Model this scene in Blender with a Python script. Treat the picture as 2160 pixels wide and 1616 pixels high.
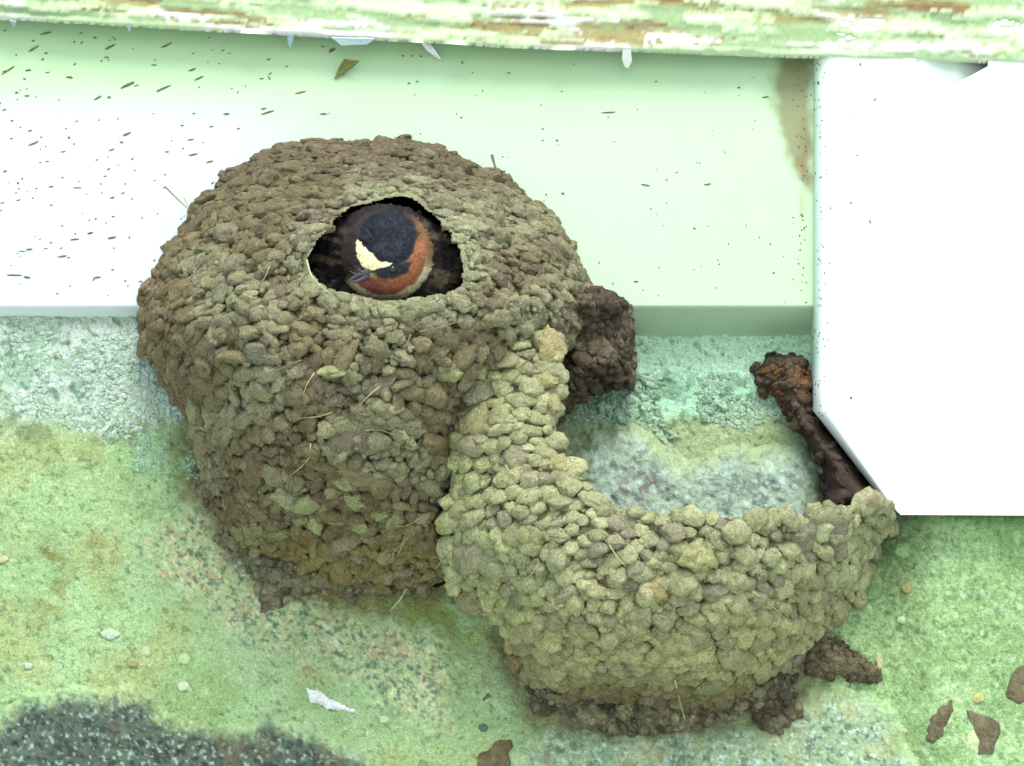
import bpy, bmesh, math
import numpy as np
from mathutils import Vector, Matrix
from mathutils.bvhtree import BVHTree

for o in list(bpy.data.objects):
    bpy.data.objects.remove(o)
SC = bpy.context.scene
COL = SC.collection
RNG = np.random.default_rng(11)

# ------------------------------------------------------------ camera
ELEV = math.radians(20)           # looking up under the eave
DIST = 1.6
WID = 0.3456                      # width of wall seen, metres
ZC = 2.6                          # height of the frame centre on the wall
CAM = np.array([0.0, -DIST * math.cos(ELEV), ZC - DIST * math.sin(ELEV)])
FWD = np.array([0, math.cos(ELEV), math.sin(ELEV)])
UPV = np.array([0, -math.sin(ELEV), math.cos(ELEV)])
cd = bpy.data.cameras.new('camera')
cam = bpy.data.objects.new('camera', cd)
COL.objects.link(cam)
cam.location = CAM
cam.rotation_euler = (math.pi / 2 + ELEV, 0, 0)
cd.sensor_width = 36
cd.lens = 36 * DIST / WID
cd.clip_start = 0.01
cd.clip_end = 500
SC.camera = cam

# ------------------------------------------------------------ light: open shade under a bright hazy sky
SUN_EL, SUN_AZ = math.radians(50), math.radians(8)
world = bpy.data.worlds.new("World")
SC.world = world
world.use_nodes = True
wn = world.node_tree
wn.nodes.clear()
sky = wn.nodes.new('ShaderNodeTexSky')
sky.sky_type = 'NISHITA'
sky.sun_disc = False
sky.sun_elevation = SUN_EL
sky.sun_rotation = math.pi - SUN_AZ
sky.air_density = 1.0
sky.dust_density = 1.6
sky.ozone_density = 1.0
bg = wn.nodes.new('ShaderNodeBackground')
bg.inputs['Strength'].default_value = 0.15
wo = wn.nodes.new('ShaderNodeOutputWorld')
wn.links.new(sky.outputs[0], bg.inputs[0])
wn.links.new(bg.outputs[0], wo.inputs[0])
sd_ = bpy.data.lights.new('sun', 'SUN')
sd_.energy = 1.45
sd_.angle = math.radians(28)
sd_.color = (1.0, 0.99, 0.96)
sun = bpy.data.objects.new('sun', sd_)
COL.objects.link(sun)
sun.location = (1, -4, 6)
sun.rotation_euler = (math.pi / 2 - SUN_EL, 0, SUN_AZ)
SC.view_settings.view_transform = 'Standard'
SC.view_settings.look = 'None'
SC.view_settings.gamma = 1
SC.view_settings.use_curve_mapping = False
SC.view_settings.exposure = 1.05

# ------------------------------------------------------------ helpers
def P(px, py, d):
    """the point d metres in front of the wall plane that stands at photo position px, py"""
    px = np.asarray(px, float); py = np.asarray(py, float); d = np.asarray(d, float)
    px, py, d = np.broadcast_arrays(px, py, d)
    u = (px - 1080) / 2160 * WID / DIST
    v = (808 - py) / 2160 * WID / DIST
    dy = FWD[1] + v * UPV[1]
    dz = FWD[2] + v * UPV[2]
    t = (-d - CAM[1]) / dy
    return np.stack([CAM[0] + t * u, CAM[1] + t * dy, CAM[2] + t * dz], -1)

def lin(c):
    c = np.asarray(c, float) / 255
    return np.where(c <= 0.04045, c / 12.92, ((c + 0.055) / 1.055) ** 2.4)

KA = 0.85
def A(r, g, b, k=KA):
    """base colour of a surface that reads as this sRGB colour in the photo's light"""
    return lin((r, g, b)) * k

def _h(ix, iy, iz, seed):
    n = (ix.astype(np.uint32) * np.uint32(374761393) + iy.astype(np.uint32) * np.uint32(668265263)
         + iz.astype(np.uint32) * np.uint32(2147483647) + np.uint32((seed * 1274126177) & 0xffffffff))
    n = (n ^ (n >> np.uint32(13))) * np.uint32(1274126177)
    n = n ^ (n >> np.uint32(16))
    n = n * np.uint32(2246822519)
    n = n ^ (n >> np.uint32(15))
    return n.astype(np.float64) / 4294967295.0

def vnoise(p, seed=0):
    p = np.asarray(p, float)
    f = np.floor(p)
    i = f.astype(np.int64)
    t = p - f
    t = t * t * (3 - 2 * t)
    r = 0
    for dx in (0, 1):
        for dy in (0, 1):
            for dz in (0, 1):
                w = (t[..., 0] if dx else 1 - t[..., 0]) * (t[..., 1] if dy else 1 - t[..., 1]) * (t[..., 2] if dz else 1 - t[..., 2])
                r = r + w * _h(i[..., 0] + dx, i[..., 1] + dy, i[..., 2] + dz, seed)
    return r

def fbm(p, octv=4, seed=0, gain=0.5):
    p = np.asarray(p, float)
    a, s, n = 1.0, 0.0, 0.0
    for k in range(octv):
        cr, sr = math.cos(0.7 * k), math.sin(0.7 * k)
        pk = np.stack([p[..., 0] * cr - p[..., 1] * sr, p[..., 0] * sr + p[..., 1] * cr, p[..., 2]], -1)
        s = s + a * vnoise(pk * 2 ** k + 17.3 * k, seed + k)
        n += a
        a *= gain
    return s / n

def n2(px, py, scale, octv=4, seed=0, sx=1.0, gain=0.5):
    """0..1 noise over photo pixels, feature size = scale px"""
    if sx == 1.0:
        px, py = px * 0.83 - py * 0.56, px * 0.56 + py * 0.83
    q = np.stack([px / (scale * sx), py / scale, np.full_like(px, seed * 3.7)], -1)
    return fbm(q, octv, seed, gain)

def sstep(a, b, x):
    t = np.clip((x - a) / (b - a), 0, 1)
    return t * t * (3 - 2 * t)

def mix(a, b, t):
    t = np.asarray(t)[..., None]
    return np.asarray(a) * (1 - t) + np.asarray(b) * t

def poly_sd(px, py, poly):
    """signed distance (inside positive) and nearest point"""
    poly = np.asarray(poly, float)
    q = np.stack([px, py], -1)
    best = np.full(px.shape, 1e9)
    near = np.zeros(px.shape + (2,))
    inside = np.zeros(px.shape, bool)
    n = len(poly)
    for i in range(n):
        a, b = poly[i], poly[(i + 1) % n]
        ab = b - a
        t = np.clip(((q - a) @ ab) / (ab @ ab + 1e-12), 0, 1)
        c = a + t[..., None] * ab
        dd = np.hypot(*(np.moveaxis(q - c, -1, 0)))
        m = dd < best
        best = np.where(m, dd, best)
        near = np.where(m[..., None], c, near)
        cr = ((a[1] > py) != (b[1] > py))
        xx = (b[0] - a[0]) * (py - a[1]) / ((b[1] - a[1]) if b[1] != a[1] else 1e-9) + a[0]
        inside ^= cr & (px < xx)
    return np.where(inside, best, -best), near

def rough_poly(poly, step, amp, seed):
    """resample an outline and make it ragged"""
    poly = np.asarray(poly, float)
    out = []
    n = len(poly)
    for i in range(n):
        a, b = poly[i], poly[(i + 1) % n]
        L = np.hypot(*(b - a))
        k = max(1, int(L / step))
        nn = np.array([-(b - a)[1], (b - a)[0]]) / (L + 1e-9)
        for j in range(k):
            p = a + (b - a) * j / k
            w = fbm(np.array([[p[0] / 23.0, p[1] / 23.0, seed]]), 3, seed)[0] - 0.5
            out.append(p + nn * w * 2 * amp)
    return np.array(out)

def obj(name, verts, faces, mat=None, parent=None, smooth=True, tint=None):
    verts = np.asarray(verts, float)
    if parent is not None:
        r = parent
        while r.parent is not None:
            r = r.parent
        verts = verts - np.array(r.location)
    me = bpy.data.meshes.new(name)
    if isinstance(faces, np.ndarray):
        nf, k = faces.shape
        me.vertices.add(len(verts)); me.vertices.foreach_set('co', verts.ravel())
        me.loops.add(nf * k); me.loops.foreach_set('vertex_index', faces.ravel().astype(np.int32))
        me.polygons.add(nf)
        me.polygons.foreach_set('loop_start', np.arange(0, nf * k, k, dtype=np.int32))
        me.update(calc_edges=True)
        me.validate()
    else:
        me.from_pydata([tuple(v) for v in verts], [], faces)
        me.update()
    if smooth:
        me.polygons.foreach_set('use_smooth', np.ones(len(me.polygons), bool))
    if tint is not None:
        at = me.color_attributes.new('tint', 'FLOAT_COLOR', 'POINT')
        c = np.ones((len(verts), 4)); c[:, :3] = tint
        at.data.foreach_set('color', c.ravel().astype(np.float32))
    if mat:
        me.materials.append(mat)
    o = bpy.data.objects.new(name, me)
    COL.objects.link(o)
    if parent is not None:
        o.parent = parent
    return o

def tag(o, label, cat, group=None, kind=None):
    o['label'] = label
    o['category'] = cat
    if group: o['group'] = group
    if kind: o['kind'] = kind
    return o

def empty(name, loc, label, cat, group=None):
    o = bpy.data.objects.new(name, None)
    o.empty_display_size = 0.02
    COL.objects.link(o)
    o.location = loc
    return tag(o, label, cat, group)

# ------------------------------------------------------------ materials
def material(name, source, rough=0.9, spec=0.2, n1=(450, 0.75, 1.22), n2_=(1600, 0.85, 1.15),
             bump=((500, 0.5, 0.0012), (1800, 0.35, 0.0004)), hue=None):
    """source: 'tint' (a colour attribute), 'object' (the object's own colour) or an rgb"""
    m = bpy.data.materials.new(name)
    m.use_nodes = True
    nt = m.node_tree
    N, L = nt.nodes, nt.links
    b = N['Principled BSDF']
    b.inputs['Roughness'].default_value = rough
    b.inputs['Specular IOR Level'].default_value = spec
    geo = N.new('ShaderNodeNewGeometry')
    if source == 'tint':
        s = N.new('ShaderNodeAttribute'); s.attribute_name = 'tint'; c = s.outputs['Color']
    elif source == 'object':
        s = N.new('ShaderNodeObjectInfo'); c = s.outputs['Color']
    else:
        s = N.new('ShaderNodeRGB'); s.outputs[0].default_value = (*source, 1); c = s.outputs[0]
    def noise(scale, detail=3):
        t = N.new('ShaderNodeTexNoise')
        t.inputs['Scale'].default_value = scale
        t.inputs['Detail'].default_value = detail
        t.inputs['Roughness'].default_value = 0.62
        L.new(geo.outputs['Position'], t.inputs['Vector'])
        return t
    for spec_ in (n1, n2_):
        if spec_ is None: continue
        sc, lo, hi = spec_
        t = noise(sc)
        mr = N.new('ShaderNodeMapRange')
        mr.inputs['From Min'].default_value = 0.3
        mr.inputs['From Max'].default_value = 0.7
        mr.inputs['To Min'].default_value = lo
        mr.inputs['To Max'].default_value = hi
        L.new(t.outputs['Fac'], mr.inputs['Value'])
        mx = N.new('ShaderNodeMix'); mx.data_type = 'RGBA'; mx.blend_type = 'MULTIPLY'
        mx.inputs['Factor'].default_value = 1
        L.new(c, mx.inputs['A']); L.new(mr.outputs['Result'], mx.inputs['B'])
        c = mx.outputs['Result']
    if hue is not None:                                    # a second pigment scattered in specks
        sc, rgb, lo, hi, amt = hue
        t = noise(sc, 4)
        mr = N.new('ShaderNodeMapRange')
        mr.inputs['From Min'].default_value = lo
        mr.inputs['From Max'].default_value = hi
        mr.inputs['To Max'].default_value = amt
        L.new(t.outputs['Fac'], mr.inputs['Value'])
        mx = N.new('ShaderNodeMix'); mx.data_type = 'RGBA'
        L.new(mr.outputs['Result'], mx.inputs['Factor'])
        L.new(c, mx.inputs['A']); mx.inputs['B'].default_value = (*rgb, 1)
        c = mx.outputs['Result']
    L.new(c, b.inputs['Base Color'])
    prev = None
    for sc, st, dist in bump:
        t = noise(sc, 4)
        bp = N.new('ShaderNodeBump')
        bp.inputs['Strength'].default_value = st
        bp.inputs['Distance'].default_value = dist
        L.new(t.outputs['Fac'], bp.inputs['Height'])
        if prev: L.new(prev, bp.inputs['Normal'])
        prev = bp.outputs['Normal']
    if prev: L.new(prev, b.inputs['Normal'])
    return m

MUDB = ((260, 0.6, 0.0026), (760, 0.9, 0.0022), (2000, 0.9, 0.0014))
M_PELLET = material('dried_mud_pellet', 'object', spec=0.1, n1=(380, 0.8, 1.2), n2_=(1700, 0.78, 1.22), bump=MUDB, hue=(600, tuple(A(112, 100, 74)), 0.5, 0.7, 0.4))
M_MUD = material('dried_mud', 'tint', spec=0.1, n1=(380, 0.8, 1.2), n2_=(1700, 0.78, 1.22), bump=MUDB, hue=(600, tuple(A(112, 100, 74)), 0.5, 0.7, 0.4))
M_WALL = material('weathered_wall', 'tint', n1=(900, 0.78, 1.18), n2_=(2600, 0.62, 1.34),
                  bump=((350, 0.6, 0.0014), (1200, 0.8, 0.0009), (3000, 0.6, 0.0004)))
M_STONE = material('granite', 'tint', rough=0.75, spec=0.4, n1=(900, 0.8, 1.2), n2_=(3000, 0.7, 1.25),
                   bump=((500, 0.5, 0.001), (1800, 0.6, 0.0006)))
M_PAINT = material('pale_green_paint', 'tint', rough=0.55, spec=0.3, n1=(60, 0.985, 1.015), n2_=(900, 0.985, 1.015),
                   bump=((120, 0.12, 0.0006), (1500, 0.12, 0.0002)))
M_WOOD = material('peeling_painted_wood', 'tint', rough=0.8, spec=0.2, n1=(500, 0.92, 1.06), n2_=(2000, 0.92, 1.06),
                  bump=((600, 0.3, 0.0008), (1800, 0.25, 0.0003)))
M_SPECK = material('dark_dropping', tuple(A(104, 118, 84)), n1=(900, 0.6, 1.5), n2_=None, bump=())
M_STRAW = material('dry_straw', 'object', rough=0.6, spec=0.3, bump=())
M_BIRD = material('plumage', 'tint', rough=0.8, spec=0.15, n1=(900, 0.72, 1.25), n2_=(3000, 0.75, 1.25),
                  bump=((1500, 0.4, 0.0006),))
M_BEAK = material('beak_horn', tuple(A(70, 66, 74)), rough=0.4, spec=0.5, bump=((1500, 0.3, 0.0003),))
M_EYE = material('eye_black', (0.006, 0.006, 0.008), rough=0.12, spec=0.6, n1=None, n2_=None, bump=())
M_GROUND = material('dry_ground', (0.70, 0.72, 0.70), n1=(3, 0.8, 1.2), n2_=(40, 0.8, 1.2), bump=((20, 0.5, 0.02),))

# ------------------------------------------------------------ ground (below the frame)
g = obj('ground', [(-60, -60, 0), (60, -60, 0), (60, 60, 0), (-60, 60, 0)], [(0, 1, 2, 3)], M_GROUND, smooth=False)
tag(g, 'dry open ground at the foot of the wall', 'ground', kind='structure')

# ------------------------------------------------------------ sheets: relief surfaces over an outline
def grid(poly, cell, pad=0):
    poly = np.asarray(poly)
    x0, y0 = poly.min(0) - cell * 2 - pad
    x1, y1 = poly.max(0) + cell * 2 + pad
    xs = np.arange(x0, x1 + cell, cell); ys = np.arange(y0, y1 + cell, cell)
    return np.meshgrid(xs, ys)

def blur(a, n):
    for _ in range(n):
        b = np.pad(a, 1, mode='edge')
        a = (b[:-2, 1:-1] + b[2:, 1:-1] + b[1:-1, :-2] + b[1:-1, 2:] + 2 * a) / 6
    return a

def clip_sheet(GX, GY, poly, cell, hole=None):
    """grid vertices snapped to the outline; returns px, py arrays and quads over kept vertices"""
    sd, near = poly_sd(GX, GY, poly)
    keepv = sd > -0.55 * cell
    snap = keepv & (sd < 0.35 * cell)
    X = np.where(snap, near[..., 0], GX); Y = np.where(snap, near[..., 1], GY)
    if hole is not None:
        hs, hn = poly_sd(GX, GY, hole)
        keepv &= hs < 0.55 * cell
        sn = keepv & (hs > -0.35 * cell)
        X = np.where(sn, hn[..., 0], X); Y = np.where(sn, hn[..., 1], Y)
    idx = np.arange(GX.size).reshape(GX.shape)
    q = np.stack([idx[:-1, :-1], idx[1:, :-1], idx[1:, 1:], idx[:-1, 1:]], -1).reshape(-1, 4)
    k = keepv.ravel()
    q = q[k[q].all(1)]
    used = np.unique(q)
    remap = -np.ones(GX.size, int); remap[used] = np.arange(len(used))
    return X.ravel()[used], Y.ravel()[used], remap[q], used

def boundary(q):
    e = np.concatenate([q[:, [0, 1]], q[:, [1, 2]], q[:, [2, 3]], q[:, [3, 0]]])
    s = np.sort(e, 1)
    key = s[:, 0].astype(np.int64) * (q.max() + 1) + s[:, 1]
    u, inv, cnt = np.unique(key, return_inverse=True, return_counts=True)
    return e[cnt[inv] == 1]

def thick(X, Y, D, q, th):
    """front sheet + back sheet + edge band"""
    f = P(X, Y, D); b = P(X, Y, D - th)
    n = len(X)
    e = boundary(q)
    band = np.stack([e[:, 1], e[:, 0], e[:, 0] + n, e[:, 1] + n], 1)
    return np.concatenate([f, b]), np.concatenate([q, q[:, ::-1] + n, band])

# ------------------------------------------------------------ the stone wall
FRZ = 0.012                       # front of the frieze board
FRZ_B = -0.010                    # back of it
LINTEL_Y = 655
def wall_d(px, py):
    right = sstep(650, 1250, px)
    d = 0.008 * (1 - right) - 0.004 * right
    low = sstep(950, 1350, py)
    d = d * (1 - low) + low * (0.002 - 0.006 * sstep(1500, 2000, px))
    d = d + 0.008 * (n2(px, py, 340, 3, 5) - 0.5)
    d = np.where(py < 690, np.minimum(d, 0.0085), d)
    d = d + 0.013 * sstep(1840, 1990, px) * sstep(1030, 1110, py)
    return d

def wall_detail(px, py):
    crust = sstep(0.5, 0.62, n2(px, py, 60, 4, 8)) * ((py < 1000))
    crust = crust * np.where(px > 1100, 2.4, 1.0)
    return 0.0022 * (n2(px, py, 55, 4, 3) - 0.5) + 0.0022 * crust * (n2(px, py, 18, 3, 9) - 0.3) + 0.0012 * (n2(px, py, 14, 3, 4) - 0.5)

def speck(px, py, size, thr, seed):
    return sstep(thr, thr + 0.08, n2(px, py, size, 2, seed))

def wall_color(px, py):
    return _wall_color(px, py) * np.array([0.74, 0.70, 0.71])
def _wall_color(px, py):
    c = mix(A(176, 222, 146), A(200, 238, 172), n2(px, py, 160, 4, 21))
    c = mix(c, A(168, 205, 132), 0.75 * sstep(0.5, 0.7, n2(px, py, 90, 4, 22)))
    c = mix(c, A(196, 215, 138), 0.6 * sstep(0.52, 0.7, n2(px, py, 120, 4, 23)))
    # upper left: thick pale mint limewash in crusts
    ul = sstep(960, 800, py + 110 * (n2(px, py, 80, 4, 24) - 0.5) + 0.25 * np.maximum(px - 250, 0)) * sstep(800, 600, px)
    cu = mix(A(228, 250, 228), A(184, 222, 184), sstep(0.46, 0.6, n2(px, py, 40, 5, 25, gain=0.65)))
    cu = mix(cu, A(112, 165, 122), 0.8 * sstep(0.58, 0.66, n2(px, py, 22, 4, 26, gain=0.65)))
    c = mix(c, cu, ul)
    # the strip between, dark ragged line under the limewash
    c = mix(c, A(128, 150, 92), 0.7 * sstep(45, 0, np.abs(py - 915 - 50 * (n2(px, py, 90, 3, 27) - 0.5))) * sstep(0.42, 0.6, n2(px, py, 50, 4, 28)) * sstep(520, 300, px))
    # right: plainer render
    rt = sstep(1640, 1760, px) * sstep(1000, 1080, py)
    cr = mix(A(158, 208, 142), A(140, 188, 122), sstep(0.4, 0.62, n2(px, py, 120, 4, 30)))
    cr = mix(cr, A(118, 162, 104), 0.6 * sstep(0.55, 0.64, n2(px, py, 10, 3, 31)))
    cr = mix(cr, A(186, 230, 170), 0.6 * sstep(0.58, 0.66, n2(px, py, 12, 3, 32)))
    c = mix(c, cr * np.array([1.5, 1.32, 1.3]), rt)
    # behind the open nest
    inn = sstep(1120, 1180, px) * sstep(1095, 1060, py)
    ci = mix(A(206, 250, 212), A(192, 238, 196), n2(px, py, 60, 3, 33))
    cm = mix(A(176, 228, 186), A(120, 168, 132), sstep(0.45, 0.62, n2(px, py, 26, 4, 34, gain=0.65)))
    ci = mix(ci, cm, sstep(770, 830, py + 40 * (n2(px, py, 50, 3, 35) - 0.5)))
    ct = mix(A(168, 188, 132), A(130, 160, 118), n2(px, py, 24, 4, 36))
    ci = mix(ci, ct, sstep(860, 900, py + 70 * (n2(px, py, 70, 3, 37) - 0.5)))
    c = mix(c, ci * 1.5, inn)  # colour lifted to offset the shade in this recess
    # all over: small dark pits and lichen dots
    c = mix(c, A(96, 132, 88), 0.55 * speck(px, py, 9, 0.68, 40))
    c = mix(c, A(226, 250, 204), 0.5 * speck(px, py, 10, 0.66, 41))
    # mossy olive run-off stain under the upper nest
    st = sstep(130, 0, np.abs(py - 1290 - 0.05 * (px - 800))) * sstep(500, 620, px) * sstep(1060, 960, px)
    c = mix(c, A(150, 172, 72), 0.8 * st * sstep(0.3, 0.6, n2(px, py, 40, 4, 42)))
    st2 = sstep(60, 0, np.hypot(px - 215, (py - 1170) * 0.6)) + sstep(40, 0, np.hypot(px - 108, py - 1168)) + sstep(90, 0, np.hypot(px - 110, (py - 1250) * 0.6))
    c = mix(c, A(152, 150, 72), np.clip(0.6 * st2 * sstep(0.35, 0.6, n2(px, py, 22, 3, 43)), 0, 1))
    # mud washed out of the nests' feet
    for sk, am in ((SK1, 0.75), (SK2, 0.7)):
        sd, _ = poly_sd(px, py, sk)
        nz = n2(px, py, 34, 5, 44, gain=0.6)
        c = mix(c, mix(A(146, 146, 92), A(118, 106, 74), sstep(0.4, 0.6, n2(px, py, 18, 3, 45))), am * sstep(-75, 0, sd + 90 * (nz - 0.5)))
    return c

SK1 = [(400, 930), (470, 960), (560, 1150), (700, 1190), (930, 1190), (960, 1230), (900, 1250), (800, 1262), (700, 1268), (610, 1250), (592, 1290), (560, 1318), (540, 1290), (545, 1235), (500, 1190), (455, 1150), (430, 1080), (410, 1000)]
SK2 = [(1060, 1350), (1130, 1400), (1300, 1450), (1480, 1455), (1640, 1400), (1690, 1430), (1695, 1500), (1660, 1570), (1610, 1560), (1580, 1500), (1480, 1540), (1400, 1562), (1280, 1560), (1190, 1530), (1135, 1500), (1110, 1450), (1070, 1420)]
wall = empty('stone_wall', (0, 0.05, ZC), 'rough old rubble wall washed pale green below the frieze board', 'wall')
cell = 3.5
GX, GY = np.meshgrid(np.arange(-500, 2660, cell), np.arange(590, 2000, cell))
WD = wall_d(GX, GY) + wall_detail(GX, GY)
WD = np.where(GY < 664, np.minimum(WD, 0.0095), WD)
WD = WD - 0.03 * sstep(640, 600, GY)
idx = np.arange(GX.size).reshape(GX.shape)
q = np.stack([idx[:-1, :-1], idx[1:, :-1], idx[1:, 1:], idx[:-1, 1:]], -1).reshape(-1, 4)
obj('mortar', P(GX.ravel(), GY.ravel(), WD.ravel()), q, M_WALL, wall, tint=wall_color(GX, GY).reshape(-1, 3))
# the rest of the wall down to the ground and to both sides, plain
zb = P(1080, 1990, 0)[2]
xl, xr = P(-490, 1000, 0)[0], P(2650, 1000, 0)[0]
for (a, b, z0, z1) in ((-3, 3, -0.02, zb), (-3, xl, zb, ZC + 0.03), (xr, 3, zb, ZC + 0.03)):
    v = [(a, 0.004, z0), (b, 0.004, z0), (b, 0.004, z1), (a, 0.004, z1), (a, 0.12, z0), (b, 0.12, z0), (b, 0.12, z1), (a, 0.12, z1)]
    obj('render_coat', v, [(0, 1, 2, 3), (5, 4, 7, 6), (4, 0, 3, 7), (1, 5, 6, 2), (3, 2, 6, 7), (4, 5, 1, 0)], M_WALL, wall, smooth=False,
        tint=np.tile(A(170, 212, 142), (8, 1)))

def stone(poly, rise, colfn, seed, label, cell=3.2, ragged=14, rel=0.0016, R=70, soft=60):
    poly = rough_poly(poly, 14, ragged, seed)
    GX, GY = grid(poly, cell)
    X, Y, q, used = clip_sheet(GX, GY, poly, cell)
    sd, _ = poly_sd(X, Y, poly)
    t = np.clip(sd / R, 0, 1)
    D = wall_d(X, Y) - 0.0035 + (rise + 0.0035) * np.sqrt(1 - (1 - t) ** 2) + rel * 2 * (n2(X, Y, 60, 4, seed) - 0.5) + rel * 1.2 * (n2(X, Y, 13, 3, seed + 1) - 0.5)
    bl = sstep(0, soft, sd + soft * 1.1 * (n2(X, Y, 30, 5, seed + 2, gain=0.65) - 0.5) + soft * 0.5 * (n2(X, Y, 9, 2, seed + 6) - 0.5))     # limewash smeared over its edges
    o = obj('stone', P(X, Y, D), q, M_STONE, wall, tint=mix(wall_color(X, Y), colfn(X, Y) * 0.84, bl))
    o['label'] = label
    return o

def c_dark(px, py):
    c = mix(A(84, 104, 84), A(106, 124, 98), n2(px, py, 70, 3, 50))
    c = mix(c, A(56, 70, 62), sstep(0.46, 0.62, n2(px, py, 10, 3, 51, gain=0.7)))
    c = mix(c, A(186, 216, 190), 0.8 * sstep(0.60, 0.74, n2(px, py, 8, 2, 52)))
    c = mix(c, A(120, 112, 70), 0.5 * sstep(0.6, 0.7, n2(px, py, 60, 3, 53)))
    return c * 0.8

def c_tan(px, py):
    c = mix(A(192, 212, 146), A(172, 196, 140), n2(px, py, 60, 3, 60))
    c = mix(c, A(206, 176, 126), 0.7 * sstep(0.50, 0.62, n2(px, py, 22, 5, 61, gain=0.75)))
    c = mix(c, A(112, 146, 112), 0.8 * sstep(0.54, 0.64, n2(px, py, 10, 3, 62, gain=0.7)))
    c = mix(c, A(228, 232, 178), 0.8 * sstep(0.58, 0.68, n2(px, py, 9, 3, 63, gain=0.7)))
    c = mix(c, A(84, 112, 92), 0.8 * sstep(0.62, 0.7, n2(px, py, 9, 2, 64)))
    return c

def c_grey(px, py):
    c = mix(A(160, 186, 144), A(180, 202, 148), n2(px, py, 60, 3, 70))
    c = mix(c, A(104, 128, 104), 0.85 * sstep(0.52, 0.62, n2(px, py, 11, 3, 71, gain=0.7)))
    c = mix(c, A(214, 244, 220), 0.85 * sstep(0.57, 0.65, n2(px, py, 10, 3, 72, gain=0.7)))
    c = mix(c, A(196, 198, 138), 0.5 * sstep(0.55, 0.7, n2(px, py, 50, 4, 73)))
    return c

def c_blue(px, py):
    c = mix(A(160, 182, 156), A(182, 204, 174), n2(px, py, 50, 3, 80))
    c = mix(c, A(112, 138, 122), 0.8 * sstep(0.5, 0.62, n2(px, py, 16, 4, 81, gain=0.7)))
    c = mix(c, A(200, 232, 212), 0.7 * sstep(0.58, 0.68, n2(px, py, 14, 3, 82)))
    c = mix(c, A(112, 92, 88), 0.8 * sstep(80, 10, np.hypot(px - 1345, (py - 1030) * 1.5)) * sstep(0.42, 0.56, n2(px, py, 16, 3, 83)))
    return c

stone([(-120, 1520), (10, 1490), (60, 1445), (140, 1440), (270, 1440), (330, 1480), (380, 1520), (480, 1520), (570, 1500), (660, 1520), (760, 1580), (850, 1640), (850, 1800), (-120, 1800)],
      0.006, c_dark, 3, 'dark sparkling grey granite stone low in the left corner', soft=52, ragged=26)
stone([(260, 1130), (330, 1060), (440, 1020), (520, 1150), (640, 1230), (800, 1280), (960, 1300), (1000, 1400), (985, 1560), (900, 1580), (780, 1510), (660, 1430), (520, 1400), (420, 1320), (300, 1240)],
      0.002, c_tan, 4, 'speckled tan and pink granite stone under the upper nest', soft=75)
stone([(1060, 1580), (1150, 1520), (1400, 1530), (1640, 1520), (1690, 1440), (1820, 1440), (1900, 1500), (1960, 1640), (1900, 1760), (1080, 1760)],
      0.004, c_grey, 5, 'pale grey granite stone below the open nest')
stone([(1195, 960), (1250, 900), (1330, 880), (1450, 965), (1560, 930), (1690, 930), (1740, 980), (1745, 1120), (1700, 1200), (1300, 1200), (1215, 1100)],
      0.006, c_blue, 6, 'bluish grey stone seen over the rim of the open nest')

# pebbles and chips set in the mortar
def ico(sub):
    bm = bmesh.new()
    bmesh.ops.create_icosphere(bm, subdivisions=sub, radius=1)
    v = np.array([p.co[:] for p in bm.verts]); f = np.array([[x.index for x in p.verts] for p in bm.faces])
    bm.free()
    return v, f
ICO2, ICO3, ICO1 = ico(2), ico(3), ico(1)

def surf(px, py):
    px = np.array([px], float); py = np.array([py], float)
    return (wall_d(px, py) + wall_detail(px, py))[0]

for i, (px, py, rx, ry, col) in enumerate([
        (232, 1338, 20, 13, (214, 246, 198)), (308, 1374, 12, 12, (222, 240, 178)), (388, 1390, 14, 12, (216, 242, 176)),
        (388, 1448, 13, 12, (228, 244, 196)), (60, 1405, 9, 7, (214, 240, 196)), (1918, 1238, 15, 14, (190, 190, 116)),
        (2062, 1472, 15, 11, (214, 218, 138)), (2052, 1566, 14, 22, (226, 244, 178)), (1855, 1395, 8, 18, (224, 232, 160)),
        (1910, 1160, 22, 17, (176, 222, 148)), (811, 1518, 10, 8, (224, 248, 200)), (5, 1180, 12, 9, (222, 226, 166)),
        (280, 1400, 12, 7, (178, 180, 116)), (845, 1330, 14, 12, (140, 158, 84)), (1020, 1535, 10, 9, (96, 140, 108)),
        (1905, 1308, 12, 8, (222, 250, 190)), (545, 1365, 10, 9, (196, 198, 134)), (650, 1415, 11, 9, (196, 192, 130))]):
    v = ICO3[0] * (1 + 0.8 * (fbm(ICO3[0] * 1.6 + i * 9, 3, i)[:, None] - 0.5))
    s = WID / 2160
    w = np.stack([v[:, 0] * rx * s, v[:, 1] * min(rx, ry) * 0.35 * s, v[:, 2] * ry * s], -1) + P(px, py, surf(px, py) + 0.0002)
    obj('pebble', w, ICO3[1], M_STONE, wall, tint=np.tile(A(*col) * 0.66, (len(v), 1)))
# bright bare chip on the wall
chip = rough_poly([(645, 1452), (670, 1450), (700, 1472), (750, 1496), (745, 1505), (690, 1498), (655, 1482)], 5, 9, 9)
GX, GY = grid(chip, 4); X, Y, q, _ = clip_sheet(GX, GY, chip, 4)
sdv, _ = poly_sd(X, Y, chip)
obj('lime_patch', P(X, Y, wall_d(X, Y) + wall_detail(X, Y) * 0.8 + 0.0022 * np.clip(sdv / 14, 0, 1) - 0.0004 + 0.0008 * n2(X, Y, 9, 3, 77)), q, M_WALL, wall, tint=np.tile(A(250, 255, 246), (len(X), 1)))

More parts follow.
